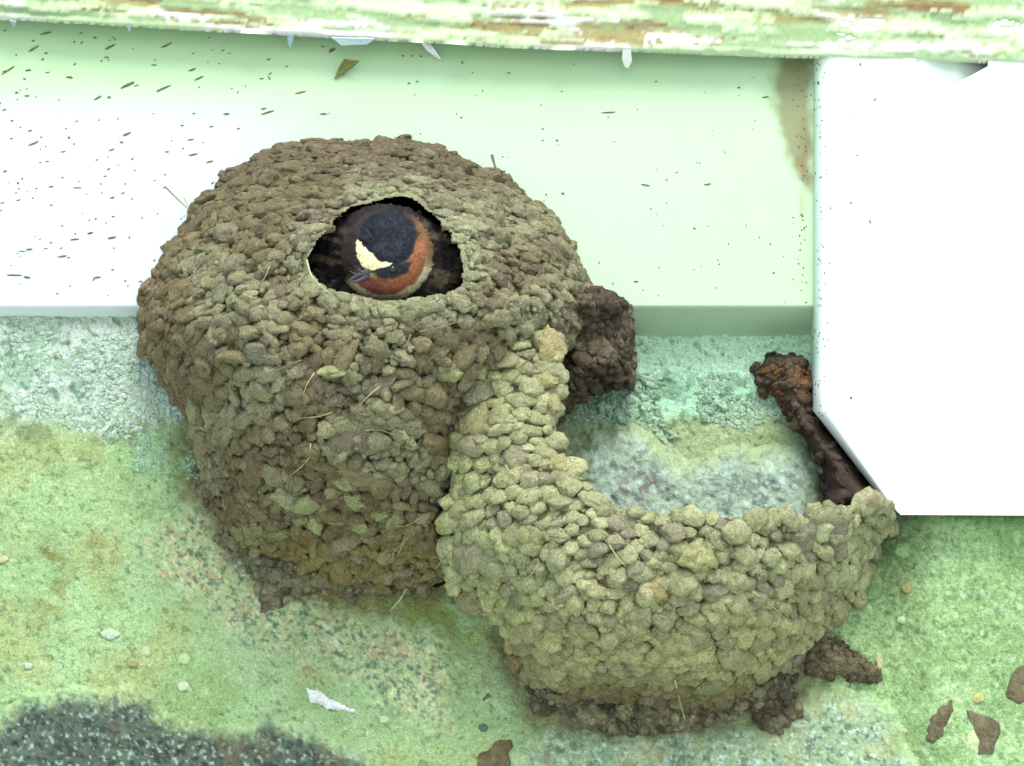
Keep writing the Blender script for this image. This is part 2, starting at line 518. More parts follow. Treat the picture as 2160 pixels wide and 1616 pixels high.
# ------------------------------------------------------------ frieze board
STAIN = [(1648, 120), (1712, 120), (1712, 405), (1694, 385), (1672, 350), (1655, 290), (1634, 230), (1632, 170)]
def frieze_color(px, py):
    c = np.tile(A(226, 252, 216, 0.56), px.shape + (1,))
    c = mix(c, A(208, 250, 180, 0.58), 0.75 * sstep(330, 120, py + 60 * (n2(px, py, 300, 3, 90) - 0.5)))  # greener top paints in the shade below the eave board
    c = mix(c, A(214, 250, 196, 0.58), 0.8 * sstep(900, 1700, px))
    c = mix(c, np.tile(A(238, 253, 243, 0.62), px.shape + (1,)), sstep(800, 300, px + 200 * (n2(px, py, 400, 2, 89) - 0.5)) * sstep(160, 330, py))
    sd, _ = poly_sd(px, py, STAIN)
    nz = n2(px, py, 26, 4, 91)
    m = sstep(-16, 14, sd + 34 * (nz - 0.5))
    cs = mix(A(118, 122, 80), A(146, 150, 104), n2(px, py, 40, 4, 92))
    cs = mix(cs, A(112, 100, 62), 0.6 * sstep(28, 4, np.abs(px - 1706)) * sstep(200, 300, py))
    cs = mix(cs, A(132, 112, 66), 0.5 * sstep(30, 6, np.hypot(px - 1690, (py - 352))))
    c = mix(c, cs, 0.96 * m)
    drip = sstep(10, 0, np.abs(px - 1692 - 8 * (n2(px, py, 30, 2, 93) - 0.5))) * sstep(400, 420, py) * sstep(480, 440, py)
    c = mix(c, A(150, 150, 90), 0.5 * drip)
    return c
frz = empty('frieze_board', P(1080, LINTEL_Y, 0), 'pale green painted board with dark specks above the wall', 'board')
GX, GY = np.meshgrid(np.arange(-500, 2660, 6.0), np.concatenate([np.arange(-60, 644, 6.0), [646, 650, 653]]))
Dz = FRZ + 0.0006 * (n2(GX, GY, 500, 2, 95) - 0.5) - 0.0012 * sstep(645, 653, GY)
V = P(GX, GY, Dz).reshape(-1, 3)
idx = np.arange(GX.size).reshape(GX.shape)
q = np.stack([idx[:-1, :-1], idx[1:, :-1], idx[1:, 1:], idx[:-1, 1:]], -1).reshape(-1, 4)
lo = idx[-1]; n0 = len(V)
under = V[lo].copy(); under[:, 1] = -FRZ_B; under[:, 2] -= 0.0045
top = V[idx[0]].copy(); top[:, 1] = -FRZ_B
V = np.concatenate([V, under, top])
nl = len(lo)
ub = np.arange(n0, n0 + nl); tb = np.arange(n0 + nl, n0 + 2 * nl)
q2 = np.stack([lo[:-1], ub[:-1], ub[1:], lo[1:]], 1)
q3 = np.stack([idx[0][1:], tb[1:], tb[:-1], idx[0][:-1]], 1)
q4 = np.stack([ub[:-1], tb[:-1], tb[1:], ub[1:]], 1)
tint = np.concatenate([frieze_color(GX, GY).reshape(-1, 3), np.tile(A(236, 255, 226, 1.0), (nl, 1)), np.tile(A(200, 240, 200), (nl, 1))])  # underside is the same paint, lightened to offset its shade
fr = obj('board_face', V, np.concatenate([q, q2, q3, q4]), M_PAINT, frz, tint=tint)

# ------------------------------------------------------------ peeling eave board along the top
def fas_low(px):
    return np.interp(px, [-600, 0, 640, 1080, 1600, 2160, 2700], [18, 42, 78, 102, 120, 137, 150]) + 5 * (n2(px, px * 0, 60, 3, 101) - 0.5)
FAS = 0.0215
eave = empty('eave_board', P(1080, 60, FAS), 'weathered eave board with peeling white paint along the top', 'board')
xs = np.arange(-500, 2660, 5.0)
ks = np.concatenate([np.linspace(0, 1, 60) ** 1.0])
GX, K = np.meshgrid(xs, ks)
GYf = fas_low(GX) + (-330 - fas_low(GX)) * K
hgt = fas_low(GX) - GYf                       # px above the lower edge
hw = hgt + 22 * (n2(GX, hgt, 110, 5, 98) - 0.5) + 9 * (n2(GX, hgt, 22, 4, 99, sx=2.0) - 0.5)
hgt0, hgt = hgt, hw
GX0, GX = GX, GX + 150 * (n2(GX, hgt0 * 1.0, 20, 4, 97) - 0.5)
streak = n2(GX, hgt, 10, 4, 103, sx=14, gain=0.5)
flake = n2(GX, hgt, 26, 5, 104, sx=5, gain=0.6)
paint = sstep(0.41, 0.58, flake + 0.34 * (streak - 0.5) + 0.10 * sstep(22, 6, hgt) - 0.13 * sstep(620, 480, GX) + 0.05 * sstep(500, 700, GX) * sstep(1100, 950, GX) - 0.03 * sstep(1100, 1300, GX))
paint = np.maximum(paint, sstep(17, 9, hgt + 9 * (n2(GX, hgt, 60, 3, 105) - 0.5)) * 0.9)
wood = mix(A(158, 122, 74), A(196, 182, 118), sstep(0.35, 0.6, n2(GX, hgt, 14, 4, 106, sx=14)))
wood = mix(wood, A(150, 96, 58), 0.75 * sstep(0.55, 0.66, n2(GX, hgt, 9, 4, 107, sx=18, gain=0.6)))
wood = mix(wood, A(122, 92, 56), 0.7 * sstep(0.5, 0.62, n2(GX, hgt, 40, 4, 108, sx=4)) * sstep(600, 300, GX))
wood = mix(wood, A(186, 228, 164), 0.8 * sstep(0.42, 0.54, n2(GX, hgt, 30, 4, 109, sx=8)))
pc = mix(A(250, 250, 236), A(214, 240, 184), sstep(0.42, 0.58, n2(GX, hgt, 30, 4, 110, sx=6) + 0.12 * sstep(900, 1400, GX)))
tc = mix(mix(wood, A(190, 226, 170), np.full(GX.shape, 0.08)) * 0.66, pc * 0.92, paint)
Df = FAS + 0.0016 * (streak - 0.5) + 0.0008 * paint + 0.003 * (n2(GX, hgt, 40, 3, 111, sx=10) - 0.5)
Df = Df - 0.004 * sstep(6, 0, hgt)
Df = Df - 0.0015 * sstep(2.5, 0, np.abs(GX0 - 1021))
GX = GX0
V = P(GX, GYf, Df).reshape(-1, 3)
idx = np.arange(GX.size).reshape(GX.shape)
q = np.stack([idx[:-1, :-1], idx[:-1, 1:], idx[1:, 1:], idx[1:, :-1]], -1).reshape(-1, 4)
lo, hi = idx[0], idx[-1]; n0 = len(V); nl = len(lo)
ub = V[lo].copy(); dy = -FRZ - 0.0005 - ub[:, 1]; ub[:, 1] += dy; ub[:, 2] += dy * math.tan(math.radians(27))
tb = V[hi].copy(); dy = -FRZ - 0.0005 - tb[:, 1]; tb[:, 1] += dy; tb[:, 2] += dy * math.tan(math.radians(27))
V = np.concatenate([V, ub, tb])
ubi = np.arange(n0, n0 + nl); tbi = ubi + nl
q2 = np.stack([lo[:-1], ubi[:-1], ubi[1:], lo[1:]], 1)
q3 = np.stack([hi[1:], tbi[1:], tbi[:-1], hi[:-1]], 1)
q4 = np.stack([ubi[:-1], tbi[:-1], tbi[1:], ubi[1:]], 1)
obj('board_edge', V, np.concatenate([q, q2[:, ::-1], q3[:, ::-1], q4[:, ::-1]]), M_WOOD, eave,
    tint=np.concatenate([tc.reshape(-1, 3), np.tile(A(226, 250, 220), (2 * nl, 1))]))
# curls of loose paint hanging from its lower edge
def flap(name, pts, col, parent, mat=M_WOOD):
    """small bent plate: pts = (px,py,d) going round"""
    p = np.array([P(*a) for a in pts])
    nrm = np.cross(p[1] - p[0], p[2] - p[0]); nrm /= np.linalg.norm(nrm) + 1e-12
    th = 0.0004
    n = len(p)
    v = np.concatenate([p, p + nrm * th])
    f = [tuple(range(n)), tuple(range(2 * n - 1, n - 1, -1))] + [((i + 1) % n, i, i + n, (i + 1) % n + n) for i in range(n)]
    return obj(name, v, f, mat, parent, smooth=False, tint=np.tile(A(*col), (2 * n, 1)))
flap('paint_flake', [(884, 80, 0.0220), (898, 84, 0.0180), (914, 100, 0.0160), (930, 124, 0.0135), (918, 118, 0.0135), (900, 104, 0.0160)], (246, 246, 246), eave)
flap('paint_flake', [(1314, 100, 0.0220), (1330, 100, 0.0220), (1333, 128, 0.0180), (1326, 144, 0.0160), (1318, 142, 0.0160), (1312, 126, 0.0190)], (250, 250, 238), eave)
flap('paint_flake', [(606, 72, 0.0220), (620, 72, 0.0220), (618, 90, 0.0160), (612, 104, 0.0140), (607, 90, 0.0160)], (196, 216, 226), eave)
flap('paint_flake', [(20, 44, 0.0220), (34, 46, 0.0220), (30, 60, 0.0180)], (170, 190, 190), eave)
flap('paint_flake', [(266, 52, 0.0220), (278, 54, 0.0220), (273, 68, 0.0180)], (184, 204, 206), eave)
flap('paint_flake', [(700, 80, 0.0220), (790, 82, 0.0220), (775, 94, 0.0190), (720, 96, 0.0190)], (220, 244, 246), eave)

# ------------------------------------------------------------ white rafter tail
RD = 0.0215
prof = [((1716, 40), (1, 0)), ((1716, 868), (0.5, -0.1)), ((1872, 1068), (0.12, -0.1)), ((1900, 1086), (0.0, 0.0)), ((2700, 1090), (0, 0)), ((2700, 40), (0, 0)),
        ((2084, 40), (0, 0)), ((2084, 140), (0, 0)), ((1962, 206), (0, 0)), ((1932, 214), (0, 0)), ((1932, 40), (0, 0))]  # top notch is shaped to stand for a cast shadow triangle
def subdiv(prof):
    out = []
    for i in range(len(prof)):
        (a, ia), (b, ib) = prof[i], prof[(i + 1) % len(prof)]
        k = 14 if i in (0, 1) else 1
        for j in range(k):
            t = j / k
            out.append((np.array(a) * (1 - t) + np.array(b) * t, np.array(ia) * (1 - t) + np.array(ib) * t))
    return out
pr = subdiv(prof)
R = 60; s = WID / 2160
rings = []
p0 = np.array([p for p, _ in pr]); inw = np.array([w for _, w in pr], float)
wob = 2.5 * (n2(p0[:, 0], p0[:, 1], 60, 3, 120) - 0.5)[:, None] * (np.abs(inw).sum(1) > 0)[:, None]
base = P(p0[:, 0] + wob[:, 0], p0[:, 1], RD - R * s)
und = (p0[:, 1] > 872) & (p0[:, 0] < 2600)
back = P(p0[:, 0] + 150 * und, p0[:, 1] - 60 * und, RD - R * s); back[:, 1] = 0.03; back[:, 2] += (0.03 - base[:, 1]) * math.tan(math.radians(24))
rings.append(back); rings.append(base)
for k in range(1, 9):
    th = math.pi / 2 * k / 8
    qx = p0 + wob + inw * R * (1 - math.cos(th))
    rings.append(P(qx[:, 0], qx[:, 1], RD - R * s + R * s * math.sin(th)))
n = len(pr)
V = np.concatenate(rings)
F = []
for k in range(len(rings) - 1):
    for i in range(n):
        j = (i + 1) % n
        F.append((k * n + i, k * n + j, (k + 1) * n + j, (k + 1) * n + i))
F.append(tuple((len(rings) - 1) * n + i for i in range(n)))
F.append(tuple(reversed(range(n))))
raft = empty('rafter_tail', P(1950, 1086, 0.02), 'white painted rafter end with a cut lower corner right of the nests', 'rafter')
ro = obj('rafter_body', V, F, M_PAINT, raft, smooth=False, tint=mix(A(246, 255, 246, 0.86), A(212, 248, 208, 0.72), np.tile((np.hypot(*(p0 - np.clip(p0, [0, 0], [1720, 800])).T) < 8).astype(float), len(rings)) * np.repeat(np.linspace(1, 0, len(rings)), n)))  # greener left rounding: shade on that side painted into the tint
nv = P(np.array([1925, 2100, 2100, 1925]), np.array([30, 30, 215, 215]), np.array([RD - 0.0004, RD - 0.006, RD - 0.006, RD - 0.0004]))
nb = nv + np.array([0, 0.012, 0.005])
obj('notch_shade', np.concatenate([nv, nb]), [(0, 1, 2, 3), (7, 6, 5, 4), (1, 0, 4, 5), (2, 1, 5, 6), (3, 2, 6, 7), (0, 3, 7, 4)], M_PAINT, raft, smooth=False, tint=np.tile(np.stack([A(226, 244, 226), A(128, 134, 116), A(128, 134, 116), A(226, 244, 226)]), (2, 1)))  # plate added in the notch, darkened rightward to paint the cast shadow
sm = np.zeros(len(ro.data.polygons), bool); sm[:len(F) - 2] = True
ro.data.polygons.foreach_set('use_smooth', sm)
ro.data.set_sharp_from_angle(angle=math.radians(40))

def bvh_of(V, F):
    return BVHTree.FromPolygons([Vector(v) for v in V], [tuple(int(i) for i in f) for f in F])
raft_bvh = bvh_of(V, F)
def cast(bvh, px, py):
    t = P(px, py, 0.0) - CAM
    t /= np.linalg.norm(t)
    h = bvh.ray_cast(Vector(CAM), Vector(t))
    return None if h[0] is None else (np.array(h[0]), np.array(h[1]))

# ------------------------------------------------------------ droppings and fly specks
def speck_mesh(items, hit):
    """items: px,py,len,width,angle(deg, up to the right)"""
    VV, FF, k = [], [], 0
    for i, (px, py, L, w, an) in enumerate(items):
        h = hit(px, py)
        if h is None: continue
        p, nrm = h
        ca, sa = math.cos(math.radians(an)), math.sin(math.radians(an))
        ax = np.array([ca, 0, sa]); ax -= nrm * (ax @ nrm); ax /= np.linalg.norm(ax)
        ay = np.cross(nrm, ax)
        v = ICO2[0].copy() if L > 12 else ICO1[0].copy()
        f = ICO2[1] if L > 12 else ICO1[1]
        v = v * (1 + 1.1 * (fbm(v * 1.3 + i * 3.1, 2, i)[:, None] - 0.5))
        bend = (v[:, 0] ** 2) * RNG.uniform(-0.3, 0.3)
        VV.append(p + np.outer(v[:, 0] * L / 2 * s, ax) + np.outer((v[:, 1] + bend) * w * 0.36 * s, ay) + np.outer(v[:, 2] * 0.00035, nrm))
        FF.append(f + k); k += len(v)
    return np.concatenate(VV), np.concatenate(FF)

big = [(72, 102, 26, 6, 35), (97, 70, 24, 7, 15), (17, 148, 32, 5, 35), (270, 179, 30, 8, 25), (346, 186, 34, 6, 25), (232, 99, 24, 7, 30), (352, 95, 26, 6, 28),
       (200, 80, 10, 6, 0), (420, 165, 24, 5, 25), (406, 147, 18, 6, 20), (205, 207, 18, 5, 30), (230, 205, 10, 7, 0), (72, 302, 22, 6, 25), (60, 148, 15, 5, 5),
       (267, 283, 20, 7, 25), (257, 300, 10, 6, 0), (235, 316, 14, 4, 20), (565, 237, 32, 5, 18), (557, 229, 13, 5, 10), (478, 240, 14, 6, 0), (634, 195, 22, 6, 15),
       (407, 326, 20, 5, 10), (442, 341, 18, 4, 15), (237, 417, 11, 5, 15), (162, 396, 20, 3, 0), (57, 202, 12, 5, 0), (62, 526, 15, 6, 10), (130, 541, 20, 5, 10),
       (157, 505, 18, 5, 5), (190, 492, 15, 6, 15), (235, 502, 20, 6, 10), (205, 585, 18, 5, 10), (30, 581, 34, 6, 0), (57, 585, 15, 8, -10), (107, 512, 8, 6, 0),
       (52, 166, 7, 6, 0), (90, 125, 8, 6, 0), (225, 121, 12, 6, 0), (35, 195, 8, 6, 0), (26, 254, 9, 5, 0), (63, 276, 11, 4, 20), (24, 292, 7, 5, 0), (146, 290, 6, 9, 60),
       (566, 125, 10, 5, 0), (552, 166, 10, 4, 0), (682, 240, 16, 5, 0), (172, 90, 10, 4, 35), (97, 112, 9, 6, 0), (11, 361, 10, 7, 20), (38, 386, 6, 8, 60), (5, 428, 12, 4, 10),
       (1285, 237, 32, 4, 5), (1558, 185, 7, 6, 0), (1615, 205, 14, 4, 10), (1384, 172, 6, 4, 0), (1175, 296, 7, 6, 0), (1187, 408, 8, 7, 0), (1465, 482, 7, 5, 0), (1625, 515, 5, 4, 0),
       (1632, 576, 6, 6, 0), (1517, 557, 5, 4, 0), (1362, 390, 18, 3, -10), (1492, 389, 16, 4, 10), (1342, 594, 12, 4, 0), (1145, 272, 5, 4, 0), (1145, 296, 5, 4, 0), (1074, 154, 7, 6, 0),
       (850, 118, 8, 5, 0), (888, 119, 5, 7, 0), (870, 118, 5, 7, 0), (975, 132, 4, 12, 10), (863, 175, 7, 5, 0), (880, 172, 6, 5, 0), (973, 248, 6, 5, 0), (1018, 192, 4, 6, 0),
       (700, 106, 18, 9, 35), (680, 98, 8, 5, -20), (568, 165, 3, 20, 25)]
items = list(big)
for _ in range(150):
    x = min(abs(RNG.normal(0, 330)), 1000) - 30; y = RNG.uniform(60, 640)
    L = RNG.choice([4, 5, 6, 7, 9, 12]) * RNG.uniform(0.7, 1.2)
    items.append((x, y, L, RNG.uniform(2.5, 4.5), RNG.normal(15, 14)))
for _ in range(60):
    items.append((RNG.uniform(850, 1700), RNG.uniform(130, 640), RNG.uniform(2.5, 5), RNG.uniform(2.5, 4), RNG.uniform(0, 180)))
for _ in range(45):
    items.append((RNG.normal(1694, 8), RNG.uniform(140, 640), RNG.uniform(3, 7), RNG.uniform(2.5, 5), RNG.uniform(0, 180)))
fh = lambda px, py: (P(px, py, FRZ + 0.0001), np.array([0, -1.0, 0]))
V, F = speck_mesh(items, fh)
o = obj('dirt_speck', V, F, M_SPECK, frz); o['kind'] = 'stuff'
items = [(RNG.normal(1728, 10), RNG.uniform(125, 880), RNG.uniform(2.5, 7), RNG.uniform(2.5, 5), RNG.uniform(30, 120)) for _ in range(90)]
items += [(1845, 210, 9, 6, 50), (1797, 250, 7, 4, 80), (1795, 428, 10, 6, 50), (1835, 468, 12, 5, -60), (1815, 136, 6, 16, 0), (1808, 328, 5, 4, 0), (1752, 440, 7, 4, 80), (1795, 840, 6, 12, 0), (1726, 175, 8, 14, 30)]
V, F = speck_mesh(items, lambda px, py: cast(raft_bvh, px, py))
o = obj('dirt_speck', V, F, M_SPECK, raft); o['kind'] = 'stuff'
# dirt beads along the lower edge of the board
items = [(RNG.uniform(1340, 1700), RNG.uniform(662, 712), RNG.uniform(3, 8), RNG.uniform(3, 5), RNG.uniform(0, 180)) for _ in range(26)]

# a bit of dead leaf stuck on the board
leaf = flap('leaf_scrap', [(705, 166, 0.0128), (716, 140, 0.0135), (726, 124, 0.016), (756, 128, 0.018), (742, 142, 0.0155), (728, 150, 0.014)], (128, 134, 72), None, M_WALL)
tag(leaf, 'curled brown scrap of leaf stuck high on the pale board', 'leaf scrap')

# ------------------------------------------------------------ mud: pellets
def pellet_shapes(n, base, amp, freq, seed, flat=0.0):
    out = []
    for i in range(n):
        v = base[0]
        r = 1 + amp * 2 * (fbm(v * freq + 31.7 * i + seed, 3, seed + i, 0.55) - 0.5)
        r = r + amp * 0.45 * (fbm(v * freq * 3.1 + 11.7 * i + seed, 2, seed + i + 50) - 0.5)
        w = v * r[:, None]
        # a flat bite or two, as pellets pressed from a beak have
        rg = np.random.default_rng(seed * 100 + i)
        for _ in range(3):
            dvec = rg.normal(size=3); dvec /= np.linalg.norm(dvec)
            h = w @ dvec
            lim = rg.uniform(0.62, 0.85)
            w = w - np.outer(np.maximum(h - lim, 0) * 0.8, dvec)
        out.append(w)
    return out
def mesh_of(name, v, f, mat):
    me = bpy.data.meshes.new(name)
    me.from_pydata([tuple(a) for a in v], [], [tuple(int(i) for i in a) for a in f])
    me.polygons.foreach_set('use_smooth', np.ones(len(f), bool))
    me.materials.append(mat)
    return me

def tri_area(V, q):
    t = np.concatenate([q[:, [0, 1, 2]], q[:, [0, 2, 3]]])
    a, b, c = V[t[:, 0]], V[t[:, 1]], V[t[:, 2]]
    cr = np.cross(b - a, c - a)
    ar = np.linalg.norm(cr, axis=1) / 2
    return t, ar, cr / (2 * ar[:, None] + 1e-18)

def scatter(V, PX, q, n, rfun, rng, spacing=0.78, ok=None):
    """dart throwing over a sheet; PX = photo position per vertex"""
    t, ar, nr = tri_area(V, q)
    pick = rng.choice(len(t), n, p=ar / ar.sum())
    u = rng.random((n, 2)); fl = u.sum(1) > 1; u[fl] = 1 - u[fl]
    w = np.stack([1 - u.sum(1), u[:, 0], u[:, 1]], 1)
    pos = (V[t[pick]] * w[..., None]).sum(1)
    ppx = (PX[t[pick]] * w[..., None]).sum(1)
    rad = rfun(ppx, rng)
    nrm = nr[pick]
    good = np.ones(n, bool) if ok is None else ok(ppx, rad)
    cell = 0.012
    H = {}
    keep = []
    for i in np.nonzero(good)[0]:
        p = pos[i]; k = tuple((p // cell).astype(int))
        bad = False
        for dx in (-1, 0, 1):
            for dy in (-1, 0, 1):
                for dz in (-1, 0, 1):
                    for j in H.get((k[0] + dx, k[1] + dy, k[2] + dz), ()):
                        dd = pos[j] - p
                        if dd @ dd < (spacing * (rad[i] + rad[j])) ** 2:
                            bad = True; break
                    if bad: break
                if bad: break
            if bad: break
        if bad: continue
        H.setdefault(k, []).append(i)
        keep.append(i)
    keep = np.array(keep, int)
    return pos[keep], nrm[keep], rad[keep], ppx[keep]

def frames(nrm, rng, tilt, spin):
    """pellet axes: side, down, out; lower edge pushed out like overlapping scales"""
    up = np.array([0, -0.15, 1.0])
    out = []
    for nv in nrm:
        t = up - nv * (up @ nv)
        if np.linalg.norm(t) < 0.15:
            t = np.array([0.3, -1, 0.2]); t -= nv * (t @ nv)
        t /= np.linalg.norm(t)
        a = math.radians(rng.normal(tilt, 10))
        n_ = nv * math.cos(a) + t * math.sin(a)
        t_ = t * math.cos(a) - nv * math.sin(a)
        sd = np.cross(t_, n_)
        b = math.radians(rng.normal(0, spin))
        out.append((sd * math.cos(b) + t_ * math.sin(b), t_ * math.cos(b) - sd * math.sin(b), n_))
    return np.array(out)

def add_pellets(root, shapes3, meshes, shapes2, pos, nrm, rad, ppx, colfn, rng, n_parts, tilt, spin, flat, wide, name='pellet', sink=0.0):
    fr = frames(nrm, rng, tilt, spin)
    n = len(pos)
    sc = np.stack([rad * rng.uniform(wide[0], wide[1], n), rad * rng.uniform(0.85, 1.1, n), rad * rng.uniform(flat[0], flat[1], n)], 1)
    col = colfn(ppx, rad, rng)
    order = np.argsort(-rad)
    loc = np.array(root.location)
    VV, FF, CC, k = [], [], [], 0
    for rank, i in enumerate(order):
        p = pos[i] + nrm[i] * rad[i] * (sink + rng.uniform(-0.15, 0.22))
        m = rng.integers(len(shapes3))
        if rank < n_parts:
            B = np.eye(4); B[:3, 0] = fr[i, 0] * sc[i, 0]; B[:3, 1] = fr[i, 1] * sc[i, 1]; B[:3, 2] = fr[i, 2] * sc[i, 2]
            B[:3, 3] = p - loc
            o = bpy.data.objects.new(name, meshes[m])
            o.parent = root
            o.matrix_basis = Matrix(B.tolist())
            o.color = (*col[i], 1)
            COL.objects.link(o)
        else:
            v, f = shapes2
            w = v[m] * sc[i]
            VV.append(p + w @ fr[i]); FF.append(f + k); k += len(w)
            CC.append(np.tile(col[i], (len(w), 1)))
    if VV:
        o = obj('small_pellets', np.concatenate(VV), np.concatenate(FF), M_MUD, root, tint=np.concatenate(CC))
        o['kind'] = 'stuff'
    return col

ROUGH3 = pellet_shapes(18, ICO3, 0.52, 2.2, 7)
ROUGH2 = pellet_shapes(18, ICO2, 0.52, 2.2, 7)
SOFT3 = pellet_shapes(24, ICO3, 0.42, 1.7, 57)
SOFT2 = pellet_shapes(24, ICO2, 0.42, 1.7, 57)
ME_ROUGH = [mesh_of('pellet', v, ICO3[1], M_PELLET) for v in ROUGH3]
ME_SOFT = [mesh_of('pellet', v, ICO3[1], M_PELLET) for v in SOFT3]

def straw(root, pts, rad=0.00035, col=(196, 190, 132), bvh=None, lift=0.001):
    """a dry grass stalk; pts (px,py[,d])"""
    W = []
    for p in pts:
        if len(p) == 3: W.append(P(*p))
        else:
            h = cast(bvh, p[0], p[1]) if bvh else None
            if h is None: W.append(P(p[0], p[1], 0.03))
            else:
                tc = CAM - h[0]; W.append(h[0] + tc / np.linalg.norm(tc) * lift * 2.2)
    W = np.array(W)
    # smooth resample
    t = np.linspace(0, len(W) - 1, 4 * (len(W) - 1) + 1)
    Q = np.stack([np.interp(t, np.arange(len(W)), W[:, k]) for k in range(3)], 1)
    for _ in range(2): Q[1:-1] = (Q[:-2] + 2 * Q[1:-1] + Q[2:]) / 4
    V, F = [], []
    for i in range(len(Q)):
        tg = Q[min(i + 1, len(Q) - 1)] - Q[max(i - 1, 0)]; tg /= np.linalg.norm(tg) + 1e-12
        a = np.cross(tg, [0.3, 1, 0.1]); a /= np.linalg.norm(a) + 1e-12; b = np.cross(tg, a)
        r = rad * 0.75 * (1 - 0.6 * i / len(Q))
        for k in range(5):
            V.append(Q[i] + r * (a * math.cos(k * 1.2566) + b * math.sin(k * 1.2566)))
    for i in range(len(Q) - 1):
        for k in range(5):
            F.append((i * 5 + k, i * 5 + (k + 1) % 5, (i + 1) * 5 + (k + 1) % 5, (i + 1) * 5 + k))
    F.append((4, 3, 2, 1, 0)); F.append(tuple(len(V) - 5 + k for k in range(5)))
    o = obj('straw', V, F, M_STRAW, root)
    o.color = (*(A(*col) * 0.85), 1)
    return o

def dab(root, bvh, px, py, rx, ry, an, col, rng, lift=0.0008):
    """one larger fresh pellet pressed on the wall of the nest"""
    h = cast(bvh, px, py)
    if h is None: return
    p, nv = h
    if nv @ (CAM - p) < 0: nv = -nv
    f = frames(nv[None], rng, 8, 1)[0]
    ca, sa = math.cos(math.radians(an)), math.sin(math.radians(an))
    B = np.eye(4)
    B[:3, 0] = (f[0] * ca + f[1] * sa) * rx * s; B[:3, 1] = (f[1] * ca - f[0] * sa) * ry * s; B[:3, 2] = f[2] * min(rx, ry) * 0.62 * s
    B[:3, 3] = p + nv * lift - np.array(root.location)
    o = bpy.data.objects.new('pellet', ME_ROUGH[rng.integers(len(ME_ROUGH))])
    o.parent = root; o.matrix_basis = Matrix(B.tolist()); o.color = (*(mix(A(*col), A(160, 156, 124), 0.3) * np.array([1.25, 1.28, 1.4])), 1)
    COL.objects.link(o)

def lime(poly, seed, n, thr, col, r0, r1):
    r0, r1 = r0 * 0.8, r1 * 0.72
    poly = np.array(poly, float)
    rng = np.random.default_rng(seed)
    GX, GY = grid(poly, 8); X, Y, q, _ = clip_sheet(GX, GY, poly, 8)
    V = P(X, Y, wall_d(X, Y) + wall_detail(X, Y))
    ok = lambda p, r: n2(p[:, 0], p[:, 1], 70, 4, seed + 300) > thr
    pos, nrm, rad, ppx = scatter(V, np.stack([X, Y], 1), q, n, lambda p, r: r.uniform(r0, r1, len(p)), rng, 0.7, ok)
    fr = frames(nrm, rng, 0, 90)
    VV, FF, CC, k = [], [], [], 0
    for i in range(len(pos)):
        w = ROUGH2[rng.integers(len(ROUGH2))] * (rad[i] * rng.uniform(0.8, 2.0), rad[i], rad[i] * 0.5)
        VV.append(pos[i] - nrm[i] * rad[i] * 0.1 + w @ fr[i]); FF.append(ICO2[1] + k); k += len(w)
        CC.append(np.tile(mix(A(*col[0]), A(*col[1]), rng.random()) * 0.74, (len(w), 1)))
    o = obj('lime_crust', np.concatenate(VV), np.concatenate(FF), M_WALL, wall, tint=np.concatenate(CC)); o['kind'] = 'stuff'
lime([(1180, 790), (1640, 790), (1650, 880), (1560, 905), (1500, 890), (1450, 920), (1380, 930), (1330, 900), (1180, 880)], 1, 9000, 0.47, ((212, 246, 210), (170, 204, 164)), 0.0005, 0.0017)
lime([(-30, 668), (300, 668), (330, 800), (400, 880), (250, 930), (100, 890), (-30, 850)], 2, 9000, 0.48, ((226, 248, 226), (190, 220, 186)), 0.0005, 0.0018)
lime([(130, 880), (420, 880), (430, 1010), (330, 1010), (200, 960)], 3, 2500, 0.56, ((204, 244, 206), (160, 206, 160)), 0.0004, 0.0012)

# ------------------------------------------------------------ upper nest (gourd with an entrance)
N1 = [(600, 305), (690, 300), (760, 304), (900, 300), (945, 322), (1000, 352), (1075, 382), (1110, 422), (1160, 448), (1192, 497), (1214, 555), (1236, 605),
      (1240, 690), (1180, 765), (1110, 830), (1050, 885), (1028, 960), (1022, 1100), (1000, 1200), (930, 1238), (800, 1240), (720, 1238), (640, 1215), (570, 1180), (510, 1160),
      (475, 1105), (440, 1040), (420, 960), (390, 880), (355, 810), (312, 745), (300, 680), (310, 612), (338, 555), (355, 512), (398, 474), (405, 444), (450, 405), (490, 358), (545, 332)]
N1 = rough_poly(N1, 12, 8, 3)
HOLE = [(648, 552), (652, 536), (667, 506), (690, 488), (706, 464), (722, 452), (738, 436), (762, 432), (790, 427), (815, 422), (832, 416), (852, 415), (868, 420), (884, 430),
        (896, 442), (916, 456), (938, 478), (952, 494), (962, 506), (968, 530), (976, 560), (980, 582), (974, 604), (950, 618), (920, 620), (880, 626), (840, 634), (800, 634),
        (760, 626), (720, 616), (690, 606), (668, 590), (656, 572)]
HOLE = rough_poly(HOLE, 7, 4.0, 12)
def base_d(px, py):
    w = wall_d(px, py)
    f = sstep(670, 640, py)
    return w * (1 - f) + FRZ * f
def nest1_depth(px, py):
    sd, _ = poly_sd(px, py, N1)
    H = np.interp(py, [300, 560, 760, 950, 1100, 1240], [0.070, 0.080, 0.082, 0.064, 0.042, 0.022])
    t = np.clip(sd / 330, 0, 1)
    return np.where(sd > -20, H * np.sqrt(np.clip(1 - (1 - t) ** 2, 0, 1)), 0)
cell = 6.0
GX1, GY1 = grid(N1, cell, 30)
D1 = nest1_depth(GX1, GY1)
D1 = blur(D1, 14)
hs, _ = poly_sd(GX1, GY1, HOLE)
lipz = sstep(-60, 0, hs)
D1 += wall_d(np.minimum(GX1, 620), np.maximum(GY1, 760)) - 0.003 + 0.0015 * lipz + 0.008 * sstep(-160, 10, hs) * sstep(600, 470, GY1)
